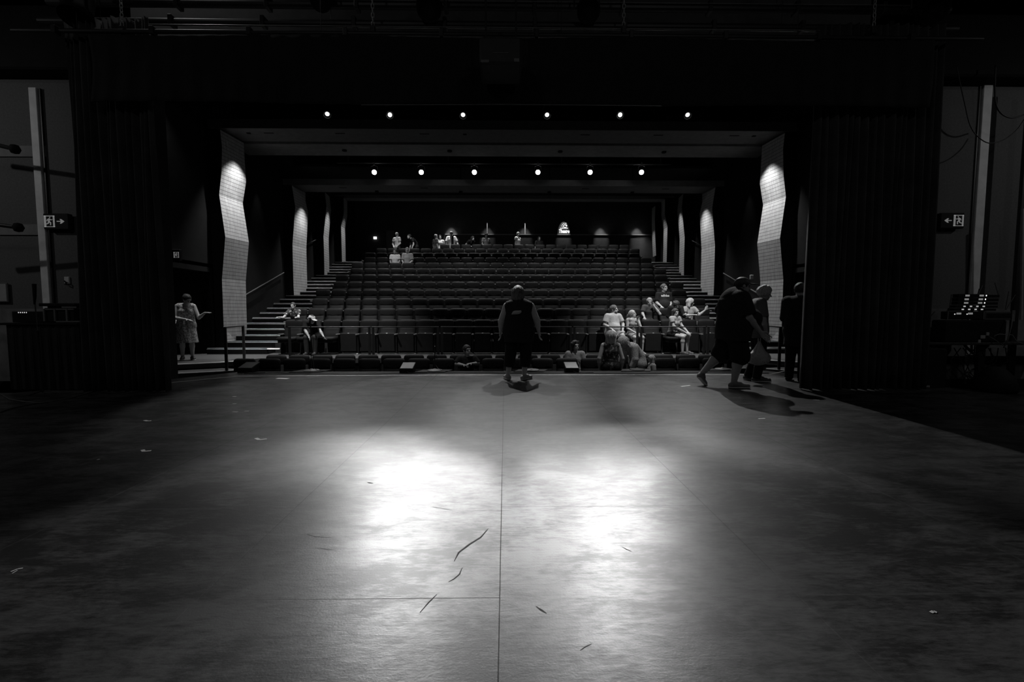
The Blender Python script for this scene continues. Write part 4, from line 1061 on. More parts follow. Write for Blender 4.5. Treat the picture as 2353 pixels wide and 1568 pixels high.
def person(label, loc, rz, H=1.7, J=None, g=1.0, belly=0.0, face=(0, -1, 0), hair='short', hm=None, skin=None,
           shirt=None, sleeve=.55, loose=.018, hem=None, bottom=None, bm_=None, shoe=None, vox=.012, hands=(None, None), curl=.6, cat='person', neckline=True, extra=None, arms_r=1.0, fem=0):
    J = {k: V3(v) for k, v in (J or STAND).items()}; s = H/1.70; skin = skin or M_SKIN
    h = vox; mr = .62*h/s    # thinnest radius the grid can carry
    F = Fld(); gt = g; gl = .5+.5*g
    shx = (J['sL']-J['sR']).normalized(); spine = (J['nek']-J['pel']).normalized(); dep = shx.cross(spine).normalized()
    def torso(F, e, lo=True, k=.04, up=True):
        F.cap(J['pel'], J['wai'], .148*gt+e, .130*gt+e, k, dep, .74)
        F.cap(J['wai'], J['che'], .130*gt+e, .148*gt+e, k, dep, .72)
        F.cap(J['che'], J['nek']-spine*.07, .148*gt+e, .085*gt+e, k, dep, .72)
        F.cap(J['sR'].lerp(J['sL'], .08), J['sL'].lerp(J['sR'], .08), .058*gl+e, .058*gl+e, .05)
        if belly: F.ell(J['wai']+dep*-(.055*gt)-spine*.02, (.16*gt+e, .15*gt+e+belly*.3, .17+e), .07)
        if fem:
            for q in (-1, 1): F.ell(J['che']+shx*(.062*q)-dep*(.085*gt)-spine*.01, (.058+e*.5, .05+e, .055+e*.5), .04)
        for q in 'RL': F.cap(J['h'+q], J['pel'], .105*gt+e, .11*gt+e, k)
    # depth axis must point backwards (+) : the front of the body is -dep
    if dep.dot(V3((0, 1, 0))) < 0 and abs(dep.y) > .05: dep = -dep
    torso(F, 0)
    F.cap(J['nek']-spine*.04, J['nek'].lerp(J['hed'], .55), .062*gl, .052*gl, .03)
    for q in 'RL':
        F.cap(J['s'+q], J['e'+q], .052*gl*arms_r, .041*gl*arms_r, .03); F.cap(J['e'+q], J['e'+q].lerp(J['w'+q], .35), .040*gl*arms_r, .040*gl, .02)
        F.cap(J['e'+q].lerp(J['w'+q], .35), J['w'+q], .040*gl, .025, .02)
        F.cap(J['h'+q], J['k'+q], .088*gl, .057*gl, .03); cm = J['k'+q].lerp(J['a'+q], .3)
        F.cap(J['k'+q], cm+V3((0, .012, 0)), .055*gl, .056*gl, .025); F.cap(cm+V3((0, .012, 0)), J['a'+q], .056*gl, .035*gl**.5, .025)
        F.cap(J['a'+q]+V3((0, 0, -.035)), J['t'+q], .036, .026, .02)
        # hand: palm, four fingers, thumb
        d = (J['w'+q]-J['e'+q]).normalized(); pn = V3((0, 0, 1)) if abs(d.z) < .7 else V3((-1 if q == 'L' else 1, 0, 0))
        ho = hands[0 if q == 'R' else 1]
        cu = curl
        if ho: d = V3(ho[0]).normalized(); pn = V3(ho[1]); cu = ho[2]
        pn = (pn-d*pn.dot(d)).normalized(); side = d.cross(pn).normalized(); ts = 1 if (q == 'R') else -1
        if ho and len(ho) > 3: ts = ho[3]
        W_ = J['w'+q]; pr = max(.013, mr)
        for i in range(4):
            o = (i-1.5)*.020*(-ts); root = W_+d*.012+side*o*.5; kn = W_+d*(.088-.004*abs(i-1))+side*o
            F.cap(root, kn, pr*1.15, pr, .012)
            ln = (.040, .046, .043, .034)[i]; a1 = cu*.55; a2 = cu*1.25; sp_ = (i-1.5)*.10*(-ts)*(1-cu*.7)
            d1 = (d*math.cos(a1)-pn*math.sin(a1)+side*sp_).normalized(); d2 = (d*math.cos(a2)-pn*math.sin(a2)+side*sp_).normalized()
            p1 = kn+d1*ln; F.cap(kn, p1, max(.0092, mr), max(.0085, mr), .004); F.cap(p1, p1+d2*ln*.85, max(.0085, mr), max(.0070, mr*.95), .004)
        tb = W_+d*.025+side*(.022*ts); t1 = tb+(d*.55+side*.75*ts-pn*.2).normalized()*.045; t2 = t1+(d*.9+side*.25*ts-pn*(.2+.4*cu)).normalized()*.032
        F.cap(tb, t1, max(.013, mr), max(.0105, mr), .012); F.cap(t1, t2, max(.0105, mr), max(.0085, mr), .004)
    # head
    f = V3(face).normalized(); up0 = V3((0, 0, 1)); r_ = f.cross(up0).normalized(); u_ = r_.cross(f).normalized()
    # local head axes: x = viewer-left when facing -Y, y = backwards, z = up
    xb, yb_, zb_ = -r_, -f, u_
    RM = Matrix((xb, yb_, zb_)).transposed()   # columns are axes
    hc = J['hed']+zb_*.02
    def hp(x, y, z): return hc+xb*x+yb_*y+zb_*z
    MM = [[RM[i][j] for j in range(3)] for i in range(3)]
    F.ell(hp(0, .012, .02), (.077, .097, .098), .02, MM); F.ell(hp(0, -.030, -.055), (.056, .060, .062), .035, MM)
    F.cap(hp(0, -.05, -.088), hp(0, -.066, -.085), .024, .020, .02)
    fine = h/s < .016
    if fine:
        F.cap(hp(-.045, -.078, .028), hp(.045, -.078, .028), .012, .012, .018)
        for sx in (-1, 1): F.ell(hp(.031*sx, -.096, .004), (.018, .014, .013), .012, MM, True)
        F.cap(hp(0, -.088, .010), hp(0, -.112, -.026), .009, .014, .010); F.ell(hp(0, -.088, -.056), (.024, .013, .008), .008, MM)
        F.ell(hp(0, -.099, -.0565), (.020, .005, .0022), .003, MM, True)
    else: F.cap(hp(0, -.088, .010), hp(0, -.108, -.026), .010, .014, .012)
    for sx in (-1, 1): F.ell(hp(.079*sx, .010, -.008), (.012, .020, .031), .008, MM)
    body = field_obj(F, h, 'person', skin, scale=s); tag(body, label, cat)
    if fine:
        for sx in (-1, 1):
            e = MB(); e.lathe([(0, -.011), (.008, -.008), (.011, 0), (.008, .008), (0, .011)], 8); p_ = hp(.031*sx, -.080, .004)
            e.v = [((x+p_.x)*s, (y+p_.y)*s, (z+p_.z)*s) for x, y, z in e.v]; e.build('eye', M_EYE, body, smooth=True)
    # hair
    hm = hm or M_HAIRD
    if hair and hair != 'bald':
        A = Fld(); t = {'short': .007, 'crop': .003, 'curly': .022, 'bob': .030, 'long': .016, 'bun': .007, 'pony': .007, 'cap': .010}[hair]
        A.ell(hp(0, .014, .034), (.083+t, .102+t, .099+t), .02, MM)
        if hair in ('bob', 'long'):
            ln = -.14 if hair == 'bob' else -.27
            for a_ in range(-96, 97, 16):
                an = math.radians(a_); x, y = math.sin(an)*.075, math.cos(an)*.08
                e = ln*(1+.12*math.sin(a_*1.7)); A.cap(hp(x*1.1, y*1.1+.02, .06), hp(x*1.35+.01*math.sin(a_), y*1.1+.02, e), .030, .020 if hair == 'bob' else .016, .012)
        if hair == 'curly':
            R_ = random.Random(3)
            for i in range(46):
                th, z = R_.uniform(0, 2*PI), R_.uniform(-.35, 1); rr = math.sqrt(1-z*z)
                A.ell(hp(.094*rr*math.cos(th), .02+.108*rr*math.sin(th), .035+.105*z), (.020,)*3, .008)
        if hair == 'bun': A.ell(hp(0, .10, .07), (.045, .04, .045), .015)
        if hair == 'pony': A.cap(hp(0, .11, .04), hp(.01, .16, -.02), .03, .03, .02).cap(hp(.01, .16, -.02), hp(.03, .15, -.12), .03, .015, .02)
        if vox < .011:
            R_ = random.Random(5)
            for i in range(64):
                th, z = R_.uniform(0, 2*PI), R_.uniform(0, 1); rr = math.sqrt(1-z*z); q = (math.cos(th)*rr, math.sin(th)*rr, z)
                a_ = hp((.082+t)*q[0], .02+(.098+t)*q[1], .03+(.096+t)*q[2]); b_ = hp((.086+t)*q[0]*1.02, .02+(.100+t)*q[1]+.01, .03+(.094+t)*q[2]-.05)
                A.cap(a_, b_, .010, .006, .006)
        A.ell(hp(0, -.110, -.032), (.080, .088, .102), .022, MM, True)
        if hair in ('short', 'crop', 'bun', 'pony', 'cap'): A.ell(hp(0, -.02, -.135), (.13, .13, .095), .01, MM, True)
        field_obj(A, max(h*.8, .007), 'hair', hm, body, s)
    if hair == 'cap' or (extra and 'cap' in extra):
        cm_ = (extra or {}).get('capm', M_BLACK); A = Fld(); A.ell(hp(0, .015, .050), (.094, .110, .085), .01, MM)
        A.ell(hp(0, .0, -.055), (.2, .2, .082), .004, MM, True)
        if not (extra and extra.get('nobrim')):
            A.ell(hp(0, -.145, .045), (.075, .090, .010), .006, MM)
        field_obj(A, h*.8, 'cap', cm_, body, s)
    if extra and 'beard' in extra:
        A = Fld(); A.ell(hp(0, -.036, -.075), (.062, .066, .052), .02, MM); A.ell(hp(0, -.13, -.045), (.034, .05, .018), .01, MM, True)
        field_obj(A, max(h*.8, .007), 'beard', hm, body, s)
    if extra and 'shades' in extra:
        e = MB()
        for sx in (-1, 1): e.tube([hp(.012*sx, -.085, .118), hp(.034*sx, -.088, .122), hp(.058*sx, -.078, .116)], [.006, .022, .006], 8)
        e.tube([hp(-.06, -.075, .115), hp(0, -.088, .124), hp(.06, -.075, .115)], .004, 6); e.tube([hp(-.085, .0, .085), hp(-.06, -.075, .115)], .004, 6); e.tube([hp(.085, .0, .085), hp(.06, -.075, .115)], .004, 6)
        e.v = [(x*s, y*s, z*s) for x, y, z in e.v]; e.build('sunglasses', mat('glossy_lens', .5, .1, metal=.8), body, smooth=True)
    if extra and 'patch' in extra:  # small pale raised mark on the back of the shirt
        A = Fld(); c_ = V3(extra['patch']); A.ell(c_, (.075, .02, .035), .01); A.cap(c_+V3((-.07, 0, .02)), c_+V3((.08, 0, -.03)), .016, .010, .02)
        field_obj(A, h*.8, 'back_mark', mat('pale_mark', .4, .8), body, s)
    # shirt
    if shirt:
        A = Fld(); torso(A, loose, k=.05)
        if hem is not None:
            A.cap(J['wai'], V3((J['pel'].x, J['pel'].y, hem)), .15*gt+loose, .155*gt+loose*1.6, .05, dep, .78, True)
        if sleeve > 0:
            for q in 'RL':
                e1 = J['s'+q].lerp(J['e'+q], min(1, sleeve)); A.cap(J['s'+q], e1, .062*gl*arms_r+loose, (.060 if sleeve < 1 else .044)*gl*arms_r+loose, .03, None, 1, sleeve < 1)
                if sleeve > 1: A.cap(J['e'+q], J['e'+q].lerp(J['w'+q], sleeve-1), .044*gl+loose, .031+loose*.8, .02, None, 1, True)
        else:
            cw = (extra or {}).get('cut', .055)
            for q in 'RL': A.ell(J['s'+q]+shx*(cw if q == 'L' else -cw)+spine*.02, (.062, .10, .11), .01, None, True)
            A.ell(J['nek']-dep*.05+spine*.04, (.10, .10, .10), .01, None, True)
        if hem is None or hem > J['pel'].z-.05:
            A.cap(J['pel']-spine*.30, J['pel']-spine*.13, .3, .3, .01, None, 1, True, True) if abs(spine.z) > .95 and J['kR'].z < .6 and J['kR'].y > -.3 else None
        R_ = random.Random(len(label))
        if h < .011:
            for i in range(26):   # soft folds
                an = R_.uniform(0, 2*PI); z = R_.uniform(-.02, .30); p_ = J['pel'].lerp(J['che'], z*3)
                dirv = (shx*math.cos(an)+dep*math.sin(an)*.75)*(.145*gt+loose)
                A.cap(p_+dirv, p_+dirv*.98+spine*R_.uniform(-.14, .14)+shx*R_.uniform(-.04, .04), .008, .005, .02)
        field_obj(A, h, 'shirt', shirt, body, s)
    if bottom:
        A = Fld(); e = .016
        if bottom in ('shorts', 'capri', 'trousers'):
            A.cap(J['pel']+spine*.06, J['pel'], .140*gt+e, .148*gt+e, .03, dep, .78)
            for q in 'RL':
                hp_, kn, an = J['h'+q], J['k'+q], J['a'+q]
                A.cap(hp_, J['pel'], .108*gt+e, .11*gt+e, .03)
                if bottom == 'shorts':
                    t_ = (extra or {}).get('short', .62); A.cap(hp_, hp_.lerp(kn, min(1, t_)), .100*gl+e, (.086 if g < 1.2 else .095)*gl+e, .03, None, 1, t_ <= 1)
                    if t_ > 1: A.cap(kn+V3((0, 0, .04)), kn.lerp(an, t_-1), .092*gl+e, .088*gl+e, .03, None, 1, True)
                elif bottom == 'capri':
                    A.cap(hp_, kn, .096*gl+e, .074*gl+e, .03); A.cap(kn, kn.lerp(an, .62), .074*gl+e, .066*gl+e, .02, None, 1, True)
                else:
                    A.cap(hp_, kn, .094*gl+e, .066*gl+e, .03); A.cap(kn, an+V3((0, 0, -.03)), .066*gl+e, .050*gl+e, .02, None, 1, True)
        elif bottom == 'skirt':
            zl = (extra or {}).get('skirt', .45); c0 = J['pel']; A.cap(J['wai'], c0, .14*gt+e, .16*gt+e, .04, dep, .8)
            lw = V3((c0.x, c0.y-.01, zl)); A.cap(c0, lw, .165*gt+e, .20*gt+e, .04, dep, .8, True)
            for i in range(9):
                an = 2*PI*i/9; v_ = V3((math.cos(an)*.175*gt, math.sin(an)*.14*gt, 0)); A.cap(c0+v_*.8, lw+v_*1.12+V3((0, 0, .0)), .02, .03, .03, None, 1, True)
        field_obj(A, h, {'skirt': 'skirt'}.get(bottom, bottom), bm_ or M_BLACK, body, s)
    if shoe:
        for q in 'RL':
            A = Fld(); an, to = J['a'+q], J['t'+q]; dv = (to-an); dv.z = 0; dv = dv.normalized() if dv.length > .01 else V3((0, -1, 0))
            hl = an+V3((0, 0, -.045))-dv*.035; dd = (to-an).normalized()
            A.cap(hl, to+V3((0, 0, .012)), .046, .036, .02).cap(an+V3((0, 0, -.02)), an.lerp(to, .45)+V3((0, 0, .01)), .048, .036, .02)
            if to.z < .08: A.ell((an.x, an.y, -.46), (.6, .6, .46), .005, None, True)
            o = field_obj(A, h*.8, 'shoe', shoe, body, s)
            if vox < .011:
                B = Fld(); B.cap(hl+V3((0, 0, -.028)), to+V3((0, 0, -.012)), .047, .042, .01, V3((0, 0, 1)), .35)
                if to.z < .08: B.ell((an.x, an.y, -.46), (.6, .6, .46), .005, None, True)
                field_obj(B, h*.8, 'sole', mat('pale_sole', .5, .6), o, s)
    body.location = loc; body.rotation_euler = (0, 0, rz)
    body['_s'] = s
    return body
def at_seat(row, x):
    d, zf = row_geom(row)[:2]; xs = SEATX[row]; xx = min(xs, key=lambda q: abs(q-x)); return (xx, d-.30, zf)
C_DARK = mat('dark_cotton', .02, .85, bump=.8); C_GREY = mat('grey_cotton', .25, .85, bump=.8); C_WHITE = mat('white_cotton', .62, .8, bump=.8)
C_MID = mat('mid_grey_cotton', .12, .85, bump=.8); C_DENIM = mat('dark_denim', .04, .85); SH_D = mat('dark_shoe', .05, .5); SH_L = mat('pale_shoe', .4, .6)
C_STR = pattern('striped_cotton', .04, .6, 'stripe', 22, 'Z'); C_PLAID = pattern('plaid_cotton', .06, .6, 'stripe', 16, 'X'); C_SWIRL = pattern('swirl_print', .18, .5, 'noise', 34, thr=.5)
C_FLOR = pattern('floral_print', .02, .16, 'noise', 18, thr=.58)
PEO = []
# --- the woman standing at the stage edge, seen from behind
J = dict(STAND)
J.update(hed=(.015, -.05, 1.565), nek=(0, -.01, 1.44), sR=(-.215, .01, 1.36), sL=(.215, .01, 1.36), eR=(-.335, .0, 1.09), wR=(-.375, -.10, .86), eL=(.325, -.02, 1.08), wL=(.345, -.13, .85),
         hR=(-.12, 0, .90), hL=(.12, 0, .90), kR=(-.13, -.02, .49), kL=(.15, -.01, .49), aR=(-.10, .02, .09), aL=(.20, .0, .09), tR=(-.22, -.10, .03), tL=(.26, -.13, .03))
q = G(1192, 873)
w1 = person('heavy woman standing alone at the stage edge with her back turned', (q.x, q.y, 0), PI-.05, 1.64, J, g=1.42, belly=.06, face=(-.15, -1, -.25), hair='bob', hm=mat('brown_hair', .09, .5, scale=90, var=.7, bump=1, stretch=(1, 1, .10)),
       shirt=C_DARK, sleeve=0, loose=.03, hem=.70, extra={'cut': .09, 'patch': (.035, .222, 1.25)}, bottom='capri', bm_=M_BLACK, shoe=mat('sneaker_mid', .22, .5), vox=.0085, arms_r=1.2, fem=1)
# --- large man in cap walking right
J = dict(STAND)
J.update(pel=(0, .02, .95), wai=(0, 0, 1.10), che=(0, .02, 1.28), nek=(0, -.02, 1.43), hed=(0, -.11, 1.555), sR=(-.20, -.02, 1.37), sL=(.20, .02, 1.37),
         eR=(-.26, -.10, 1.10), wR=(-.22, -.30, .88), eL=(.29, .10, 1.12), wL=(.30, .08, .87),
         hR=(-.11, .0, .90), hL=(.11, .02, .90), kR=(-.12, -.06, .49), aR=(-.12, .02, .09), tR=(-.13, -.18, .03), kL=(.12, .14, .50), aL=(.12, .42, .20), tL=(.12, .37, .03))
q = G(1682, 890)
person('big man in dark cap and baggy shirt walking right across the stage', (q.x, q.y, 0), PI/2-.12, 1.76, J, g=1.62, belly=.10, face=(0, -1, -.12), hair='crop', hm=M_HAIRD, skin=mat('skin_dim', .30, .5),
       shirt=C_DARK, sleeve=.92, loose=.04, hem=.74, bottom='shorts', bm_=M_BLACK, shoe=mat('sneaker_grey', .14, .5), vox=.0085, extra={'cap': 1, 'short': 1.12, 'capm': mat('black_cap', .05, .6)}, arms_r=1.15)
# --- curly-haired person with a carrier bag
J = dict(STAND)
J.update(hed=(0, -.08, 1.55), nek=(0, -.03, 1.43), eR=(-.24, -.02, 1.11), wR=(-.24, -.07, .86), eL=(.24, .02, 1.11), wL=(.22, -.05, .86), kR=(-.10, -.04, .49), tR=(-.12, -.17, .03), aL=(.10, .12, .09), tL=(.10, -.06, .03))
q = G(1738, 876)
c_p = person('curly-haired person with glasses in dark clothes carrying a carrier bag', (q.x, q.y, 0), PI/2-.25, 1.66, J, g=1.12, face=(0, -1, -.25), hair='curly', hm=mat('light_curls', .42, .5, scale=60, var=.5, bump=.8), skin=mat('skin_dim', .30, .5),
       shirt=C_MID, sleeve=.85, loose=.022, hem=.80, bottom='trousers', bm_=M_BLACK, shoe=SH_D, vox=.010)
# glasses
s_ = 1.66/1.7
# carrier bag
q2 = P(1745, 775, q.y-.22)
g = empty('carrier_bag', (q2.x, q.y-.22, q2.z)); tag(g, 'white plastic carrier bag hanging from the hand of the curly-haired person', 'bag')
A = Fld(); A.cap((0, 0, -.10), (0, 0, -.33), .03, .15, .05, V3((0, 1, 0)), .6).cap((-.11, 0, -.36), (.11, 0, -.36), .095, .095, .05, V3((0, 1, 0)), .7)
for t_ in range(10): A.cap((.012*math.cos(t_), .01*math.sin(t_), -.10), (.16*math.cos(t_*1.3), .08*math.sin(t_*1.3), -.34), .006, .012, .02)
field_obj(A, .008, 'sack', pattern('printed_plastic', .42, .15, 'noise', 34, thr=.66, rough=.4), g)
MB().tube([(-.02, 0, -.02), (-.015, 0, -.10), (.0, 0, -.14)], [.006, .010, .02], 6).build('handle', mat('thin_plastic', .4, .4), g)
MB().tube([(.02, 0, -.02), (.015, 0, -.10), (.0, 0, -.14)], [.006, .010, .02], 6).build('handle', mat('thin_plastic', .4, .4), g)
# --- dark figure by the right curtain
q = G(1828, 876)
J = dict(STAND); J.update(eR=(-.22, -.02, 1.11), wR=(-.10, -.14, 1.02), eL=(.22, -.02, 1.11), wL=(.10, -.14, 1.02), hed=(0, -.04, 1.57))
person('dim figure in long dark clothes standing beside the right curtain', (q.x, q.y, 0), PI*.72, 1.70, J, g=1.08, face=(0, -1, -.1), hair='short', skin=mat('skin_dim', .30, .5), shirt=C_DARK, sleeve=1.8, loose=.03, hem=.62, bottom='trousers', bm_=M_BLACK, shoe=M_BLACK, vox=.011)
# --- person behind the capped man
q = P(1703, 700, 12.3)
person('person in a pale top mostly hidden behind the capped man', (q.x, 12.3, ZS(0)), .5, 1.72, None, g=1.0, face=(.3, -1, 0), hair='long', hm=M_HAIRB, shirt=C_WHITE, sleeve=.5, bottom='trousers', bm_=C_DENIM, shoe=SH_D, vox=.014)
# --- woman in printed dress at the left landing
J = dict(STAND)
J.update(hed=(.03, -.09, 1.55), nek=(.01, -.03, 1.43), eR=(-.24, -.06, 1.10), wR=(.0, -.26, 1.06), eL=(.27, -.10, 1.10), wL=(.40, -.27, 1.23), aR=(-.11, .06, .09), tR=(-.14, -.10, .03), tL=(.13, -.15, .03))
q = G(432, 828, ZS(0))
person('woman in a pale print dress gesturing with her palm up at far left', (q.x, q.y, ZS(0)), .62, 1.66, J, g=1.10, face=(.5, -.75, -.5), hair='bun', shirt=C_SWIRL, sleeve=0, loose=.016, hem=.8, bottom='skirt', bm_=C_SWIRL, shoe=SH_D, vox=.010,
       hands=(None, ((.8, -.58, .05), (0, 0, 1), .15)), curl=.3, extra={'skirt': .46}, fem=1)
o = MB().box(-.04, .04, -.015, .015, -.07, .07, .004).build('wall_plate', mat('plate_grey', .25, .4), loc=P(471.5, 699, 13.585)); tag(o, 'small wall plate behind the open palm of the gesturing woman', 'switch')
q = P(384, 740, 12.3)
J = dict(STAND); J.update(eL=(.24, -.02, 1.1), wL=(.22, -.16, .90))
person('dark figure half hidden by the left curtain behind the gesturing woman', (q.x-.02, 12.3, ZS(0)), .5, 1.60, J, g=1.0, face=(.6, -.7, -.2), hair='long', shirt=C_DARK, sleeve=.9, bottom='trousers', bm_=M_BLACK, shoe=M_BLACK, vox=.014)
def seated(label, row, x, H=1.65, rz=0, y=0, J=None, **kw):
    p_ = at_seat(row, x); kw.setdefault('vox', .012); kw.setdefault('bottom', 'trousers'); kw.setdefault('bm_', C_DENIM); kw.setdefault('shoe', SH_D)
    return person(label, (x if abs(p_[0]-x) < .22 else p_[0], p_[1]+y, p_[2]), rz, H, J or sit(), **kw)
# --- left end audience
J = sit(lean=.16); J.update(eR=(-.27, -.40, .84), wR=(-.31, -.62, .86), eL=(.27, -.40, .84), wL=(.31, -.62, .86))
seated('child in a dark lettered top leaning on the seat in front at far left', 4, -6.42, 1.42, face=(-.05, -1, -.1), hair='crop', shirt=pattern('lettered_dark', .02, .4, 'noise', 13, thr=.66), sleeve=.6, J=J, y=-.12)
J = sit(lean=.30); J.update(hed=(.08, -.52, 1.04), nek=(.03, -.42, 1.00), che=(.02, -.30, .90), sR=(-.16, -.40, .98), sL=(.18, -.38, .97), eR=(-.14, -.46, .74), wR=(.0, -.56, .56), eL=(.28, -.46, .74), wL=(.42, -.56, .57))
seated('person in a pale cap and dark top bending over the seats at left', 3, -5.45, 1.62, rz=0, J=J, face=(.75, -.6, -.35), hair='short', shirt=C_DARK, sleeve=.7, extra={'cap': 1, 'capm': pattern('mottled_cap', .3, .6, 'noise', 40)}, vox=.011)
J = sit(lean=.32); J.update(hed=(-.2, -.20, .66), nek=(-.12, -.16, .64), che=(-.02, -.10, .62), sR=(-.1, -.2, .64), sL=(-.1, -.02, .66), eR=(-.2, -.44, .66), wR=(-.32, -.50, .74))
# --- person seated just under the stage edge
J = sit(lean=.04); J.update(eR=(-.25, -.08, .96), eL=(.25, -.08, .96), wR=(-.08, -.26, .95), wL=(.08, -.26, .98))
seated('person with short dark hair and round face in front row under the stage', 1, -.86, 1.62, rz=.12, J=J, face=(.5, -.85, .1), hair='short', shirt=C_DARK, sleeve=.9, y=-.05, vox=.010)
# --- woman in second row with sunglasses on head
w2 = seated('woman with sunglasses on her head in the second row behind a light', 2, 1.94, 1.66, face=(.35, -.9, 0), hair='long', hm=M_HAIRD, shirt=C_GREY, sleeve=.6, y=-.02, extra={'shades': 1}, vox=.010)
# --- blond person in tank top, back turned, below the stage
q = P(1403, 800, 9.95)
J = dict(STAND); J.update(eR=(-.27, .05, 1.10), eL=(.27, .05, 1.10), wR=(-.27, -.02, .86), wL=(.24, -.06, .86), hed=(0.0, -.02, 1.575))
person('short-haired blond person in a dark print tank top seen from behind', (q.x, 9.95, -.86), PI, 1.62, J, g=1.12, face=(.1, -1, 0), hair='bob', hm=M_HAIRB, shirt=C_FLOR, sleeve=0, loose=.012, bottom='trousers', bm_=C_DARK, shoe=SH_D, vox=.0095)
# --- blond child in light jacket bending forward
J = dict(STAND); J.update(wai=(0, -.02, 1.08), che=(0, -.14, 1.22), nek=(0, -.26, 1.32), hed=(0, -.38, 1.36), sR=(-.14, -.22, 1.28), sL=(.15, -.20, 1.28), eR=(-.15, -.30, 1.04), wR=(-.10, -.46, .86), eL=(.2, -.22, 1.02), wL=(.16, -.30, .80))
q = P(1466, 800, 10.25)
person('blond person in a creased pale jacket bending forward behind the tank top', (q.x, 10.25, -.86), -PI/2+.35, 1.70, J, g=1.05, face=(0, -.75, -.65), hair='bob', hm=M_HAIRB, shirt=pattern('crinkled_jacket', .16, .45, 'noise', 60, thr=.42), sleeve=1.8, loose=.03, hem=.86, bottom='trousers', bm_=C_GREY, shoe=SH_D, vox=.0095)
# --- man seated third row, light tee
J = sit(lean=.06); J.update(eR=(-.27, -.10, .83), wR=(-.12, -.30, .70), eL=(.27, -.12, .84), wL=(.17, -.34, .68), hed=(.03, -.04, 1.235))
seated('bearded man in a light printed tee sitting in the third row', 3, 3.12, 1.74, rz=.15, J=J, g=1.18, belly=.05, face=(.75, -.65, .0), hair='short', hm=mat('mid_hair', .10, .5, scale=90, var=.7, bump=1, stretch=(1, 1, .1)), shirt=mat('light_tee', .42, .85, bump=.9), sleeve=.7, bottom='shorts', bm_=mat('grey_shorts', .22, .85), shoe=SH_L, vox=.0095, extra={'short': .9, 'beard': 1})
J = sit(lean=.05); J.update(eR=(-.20, -.08, .80), wR=(-.02, -.30, .66), eL=(.17, -.22, .86), wL=(.11, -.16, 1.06), hed=(0, -.03, 1.22))
seated('girl in a grey tank top with hand at her mouth, third row', 3, 3.70, 1.58, rz=.2, J=J, g=.92, face=(.7, -.7, .15), hair='pony', hm=M_HAIRB, shirt=C_GREY, sleeve=0, loose=.010, bottom='shorts', bm_=C_GREY, shoe=SH_L, vox=.0095, hands=(None, ((-.2, -.2, .9), (0, 1, 0), .9)), extra={'short': .8}, fem=1)
J = sit(lean=.10); J.update(hed=(0, -.10, 1.21), eR=(-.20, -.18, .84), wR=(.0, -.44, .66), eL=(.20, -.18, .86), wL=(.08, -.47, .67))
seated('long-haired girl in shorts with clasped hands sitting in the third row', 3, 4.66, 1.64, rz=.62, y=.02, J=J, g=.95, face=(-.35, -1, .0), hair='long', hm=M_HAIRD, shirt=mat('pale_top', .34, .8, bump=.9), sleeve=.5, bottom='shorts', bm_=M_BLACK, shoe=mat('dark_sneaker', .08, .5), vox=.009, extra={'short': .45}, fem=1)
J = sit(lean=.12); J.update(eR=(-.24, -.16, .86), wR=(-.22, -.3, .74), eL=(.27, -.30, .84), wL=(.09, -.28, 1.09), hed=(-.02, -.14, 1.21))
seated('woman with short pale hair in a dark polo resting chin on hand', 4, 4.46, 1.64, J=J, face=(-.15, -1, -.2), hair='short', hm=M_HAIRG, shirt=mat('dark_polo', .05, .85, bump=.8), sleeve=.7, vox=.010, hands=(None, ((-.45, -.1, .9), (0, 1, 0), .9)), y=-.06, g=1.05)
vm = seated('man with dark lettered sports tee sitting in the fifth row', 5, 5.26, 1.78, face=(.55, -.85, .05), hair='crop', hm=mat('mid_hair', .15, .5), shirt=mat('black_tee', .022, .85, bump=.8), sleeve=.72, g=1.15, belly=.03, vox=.010, y=-.02)
text_obj('adidas', .10, C_WHITE, vm, (.01, -.165, 1.07), (math.radians(82), 0, 0), 'lettering', extrude=.004, width=.27, offset=.004)
J = sit(lean=.22); J.update(hed=(.0, -.24, 1.14), nek=(0, -.18, 1.04), eL=(.24, -.3, .80), wL=(.20, -.45, .84))
seated('dark-haired figure hunched in the fourth row between two others', 4, 5.24, 1.60, J=J, face=(.3, -.8, -.5), hair='long', shirt=C_DARK, sleeve=1.6, y=-.04)
J = sit(lean=.08); J.update(eR=(-.22, -.16, .84), wR=(.04, -.28, .86), eL=(.30, -.2, .86), wL=(.44, -.30, 1.02))
seated('child with pale parted hair in a striped top waving one hand', 4, 5.98, 1.56, rz=.2, J=J, face=(.8, -.5, -.1), hair='bob', hm=M_HAIRB, shirt=C_STR, sleeve=.6, y=-.03, vox=.010, hands=(None, ((.35, -.1, .95), (0, 1, 0), .1)))
# --- child standing in the pit
q = P(1501, 820, 9.90)
person('small blond child standing in front of the first row', (q.x, 10.0, -.86), -PI/2, 1.08, None, g=1.12, face=(0, -1, 0), hair='bob', hm=M_HAIRB, shirt=C_STR, sleeve=.6, bottom='shorts', bm_=C_DARK, shoe=SH_D, vox=.011)
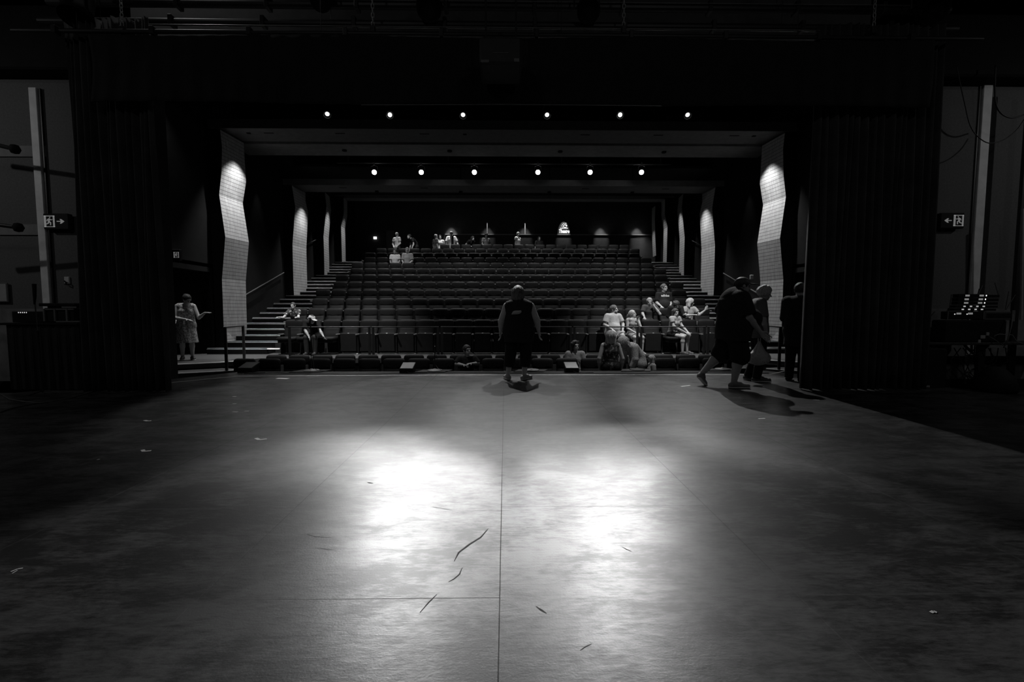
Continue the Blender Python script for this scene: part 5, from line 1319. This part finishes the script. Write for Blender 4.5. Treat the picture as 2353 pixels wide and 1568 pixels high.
# --- far people
ZB = ZS(22)
def far(label, px, pytop, Y, zf, rz, H=None, **kw):
    q = P(px, pytop, Y); H = H or (q.z-zf)/1.0; kw.setdefault('vox', .018); kw.setdefault('bottom', 'trousers'); kw.setdefault('bm_', C_DARK)
    return person(label, (q.x, Y, zf), rz, H, **kw)
J = dict(STAND); J.update(eR=(-.24, .02, 1.12), wR=(-.17, .14, .98), eL=(.26, .05, 1.12), wL=(.12, .16, 1.0))
far('man in a grey tee standing with his back turned at rear left', 912, 536, 24.7, ZB, PI-.5, J=J, g=1.05, hair='short', hm=M_HAIRG, shirt=mat('lit_grey_tee', .5, .8), sleeve=.6)
J = dict(STAND); J.update(che=(0, -.12, 1.22), nek=(0, -.24, 1.34), hed=(0, -.36, 1.42), sR=(-.17, -.22, 1.30), sL=(.17, -.22, 1.30), eR=(-.2, -.2, 1.02), wR=(-.2, -.26, .78), eL=(.2, -.2, 1.02), wL=(.2, -.3, .8))
far('dark figure leaning forward at rear left with pale bare arms', 955, 549, 24.6, ZB, -PI/2+.6, H=1.68, J=J, hair='short', shirt=C_DARK, sleeve=.5)
far('grey-haired person in dark shirt in the group at the rear', 1001, 546, 24.9, ZB, PI-.9, hair='short', hm=M_HAIRG, shirt=mat('dim_shirt', .10, .8), sleeve=.7, H=1.60)
far('person in white top facing the group at the rear left', 1011, 548, 25.3, ZB, .3, hair='short', shirt=C_WHITE, sleeve=.6, H=1.62)
J = dict(STAND); J.update(eR=(-.27, -.05, 1.12), wR=(-.26, -.12, .9), eL=(.30, -.06, 1.14), wL=(.34, -.2, .98), hed=(0, -.06, 1.57))
far('heavy man in a white shirt and dark tie at the rear', 1037, 533, 25.0, ZB, .15, J=J, g=1.2, hair='crop', hm=M_HAIRG, shirt=mat('bright_shirt', .75, .7), sleeve=.8, face=(-.3, -1, -.3))
tq = P(1041, 552, 24.75)
o = MB().box(-.05, .05, -.02, .02, -.3, .24, .02).build('dark_tie', M_BLACK, loc=(tq.x-.02, 24.76, tq.z)); tag(o, 'long dark tie of the man in the white shirt', 'tie')
J = dict(STAND); J.update(che=(0, -.1, 1.22), nek=(0, -.2, 1.34), hed=(0, -.3, 1.42), sR=(-.17, -.2, 1.3), sL=(.17, -.2, 1.3), wR=(-.2, -.4, .98), wL=(.2, -.4, .98))
far('dark seated shape bending beside the man in the white shirt', 1078, 549, 24.9, ZB, .8, J=J, hair='long', shirt=C_DARK, sleeve=.5, H=1.62)
J = dict(STAND); J.update(eR=(-.24, -.02, 1.12), wR=(-.12, -.2, .92), eL=(.26, .02, 1.12), wL=(-.02, -.2, .90))
far('person in mid grey shirt leaning on the rear seats', 1117, 536, 25.0, ZB, .5, J=J, hair='short', shirt=mat('rear_grey', .22, .8), sleeve=.6, H=1.68, face=(-.3, -1, -.2))
far('person in a white sleeveless top standing near the centre rear', 1190, 535, 25.1, ZB, 1.0, hair='short', hm=M_HAIRG, shirt=C_WHITE, sleeve=.4, face=(-.6, -.8, -.1))
far('faint dark figure sitting at the rear right of centre', 1239, 551, 24.9, ZB, .2, H=1.50, hair='long', shirt=C_DARK, sleeve=.8)
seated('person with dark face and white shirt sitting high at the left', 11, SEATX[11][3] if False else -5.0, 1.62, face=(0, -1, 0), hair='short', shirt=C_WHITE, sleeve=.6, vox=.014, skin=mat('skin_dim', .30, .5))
seated('person in a plaid shirt sitting high at the left', 11, -4.44, 1.70, face=(0, -1, -.1), hair='short', hm=M_HAIRG, shirt=C_PLAID, sleeve=.8, vox=.014)
bpy.context.view_layer.update()
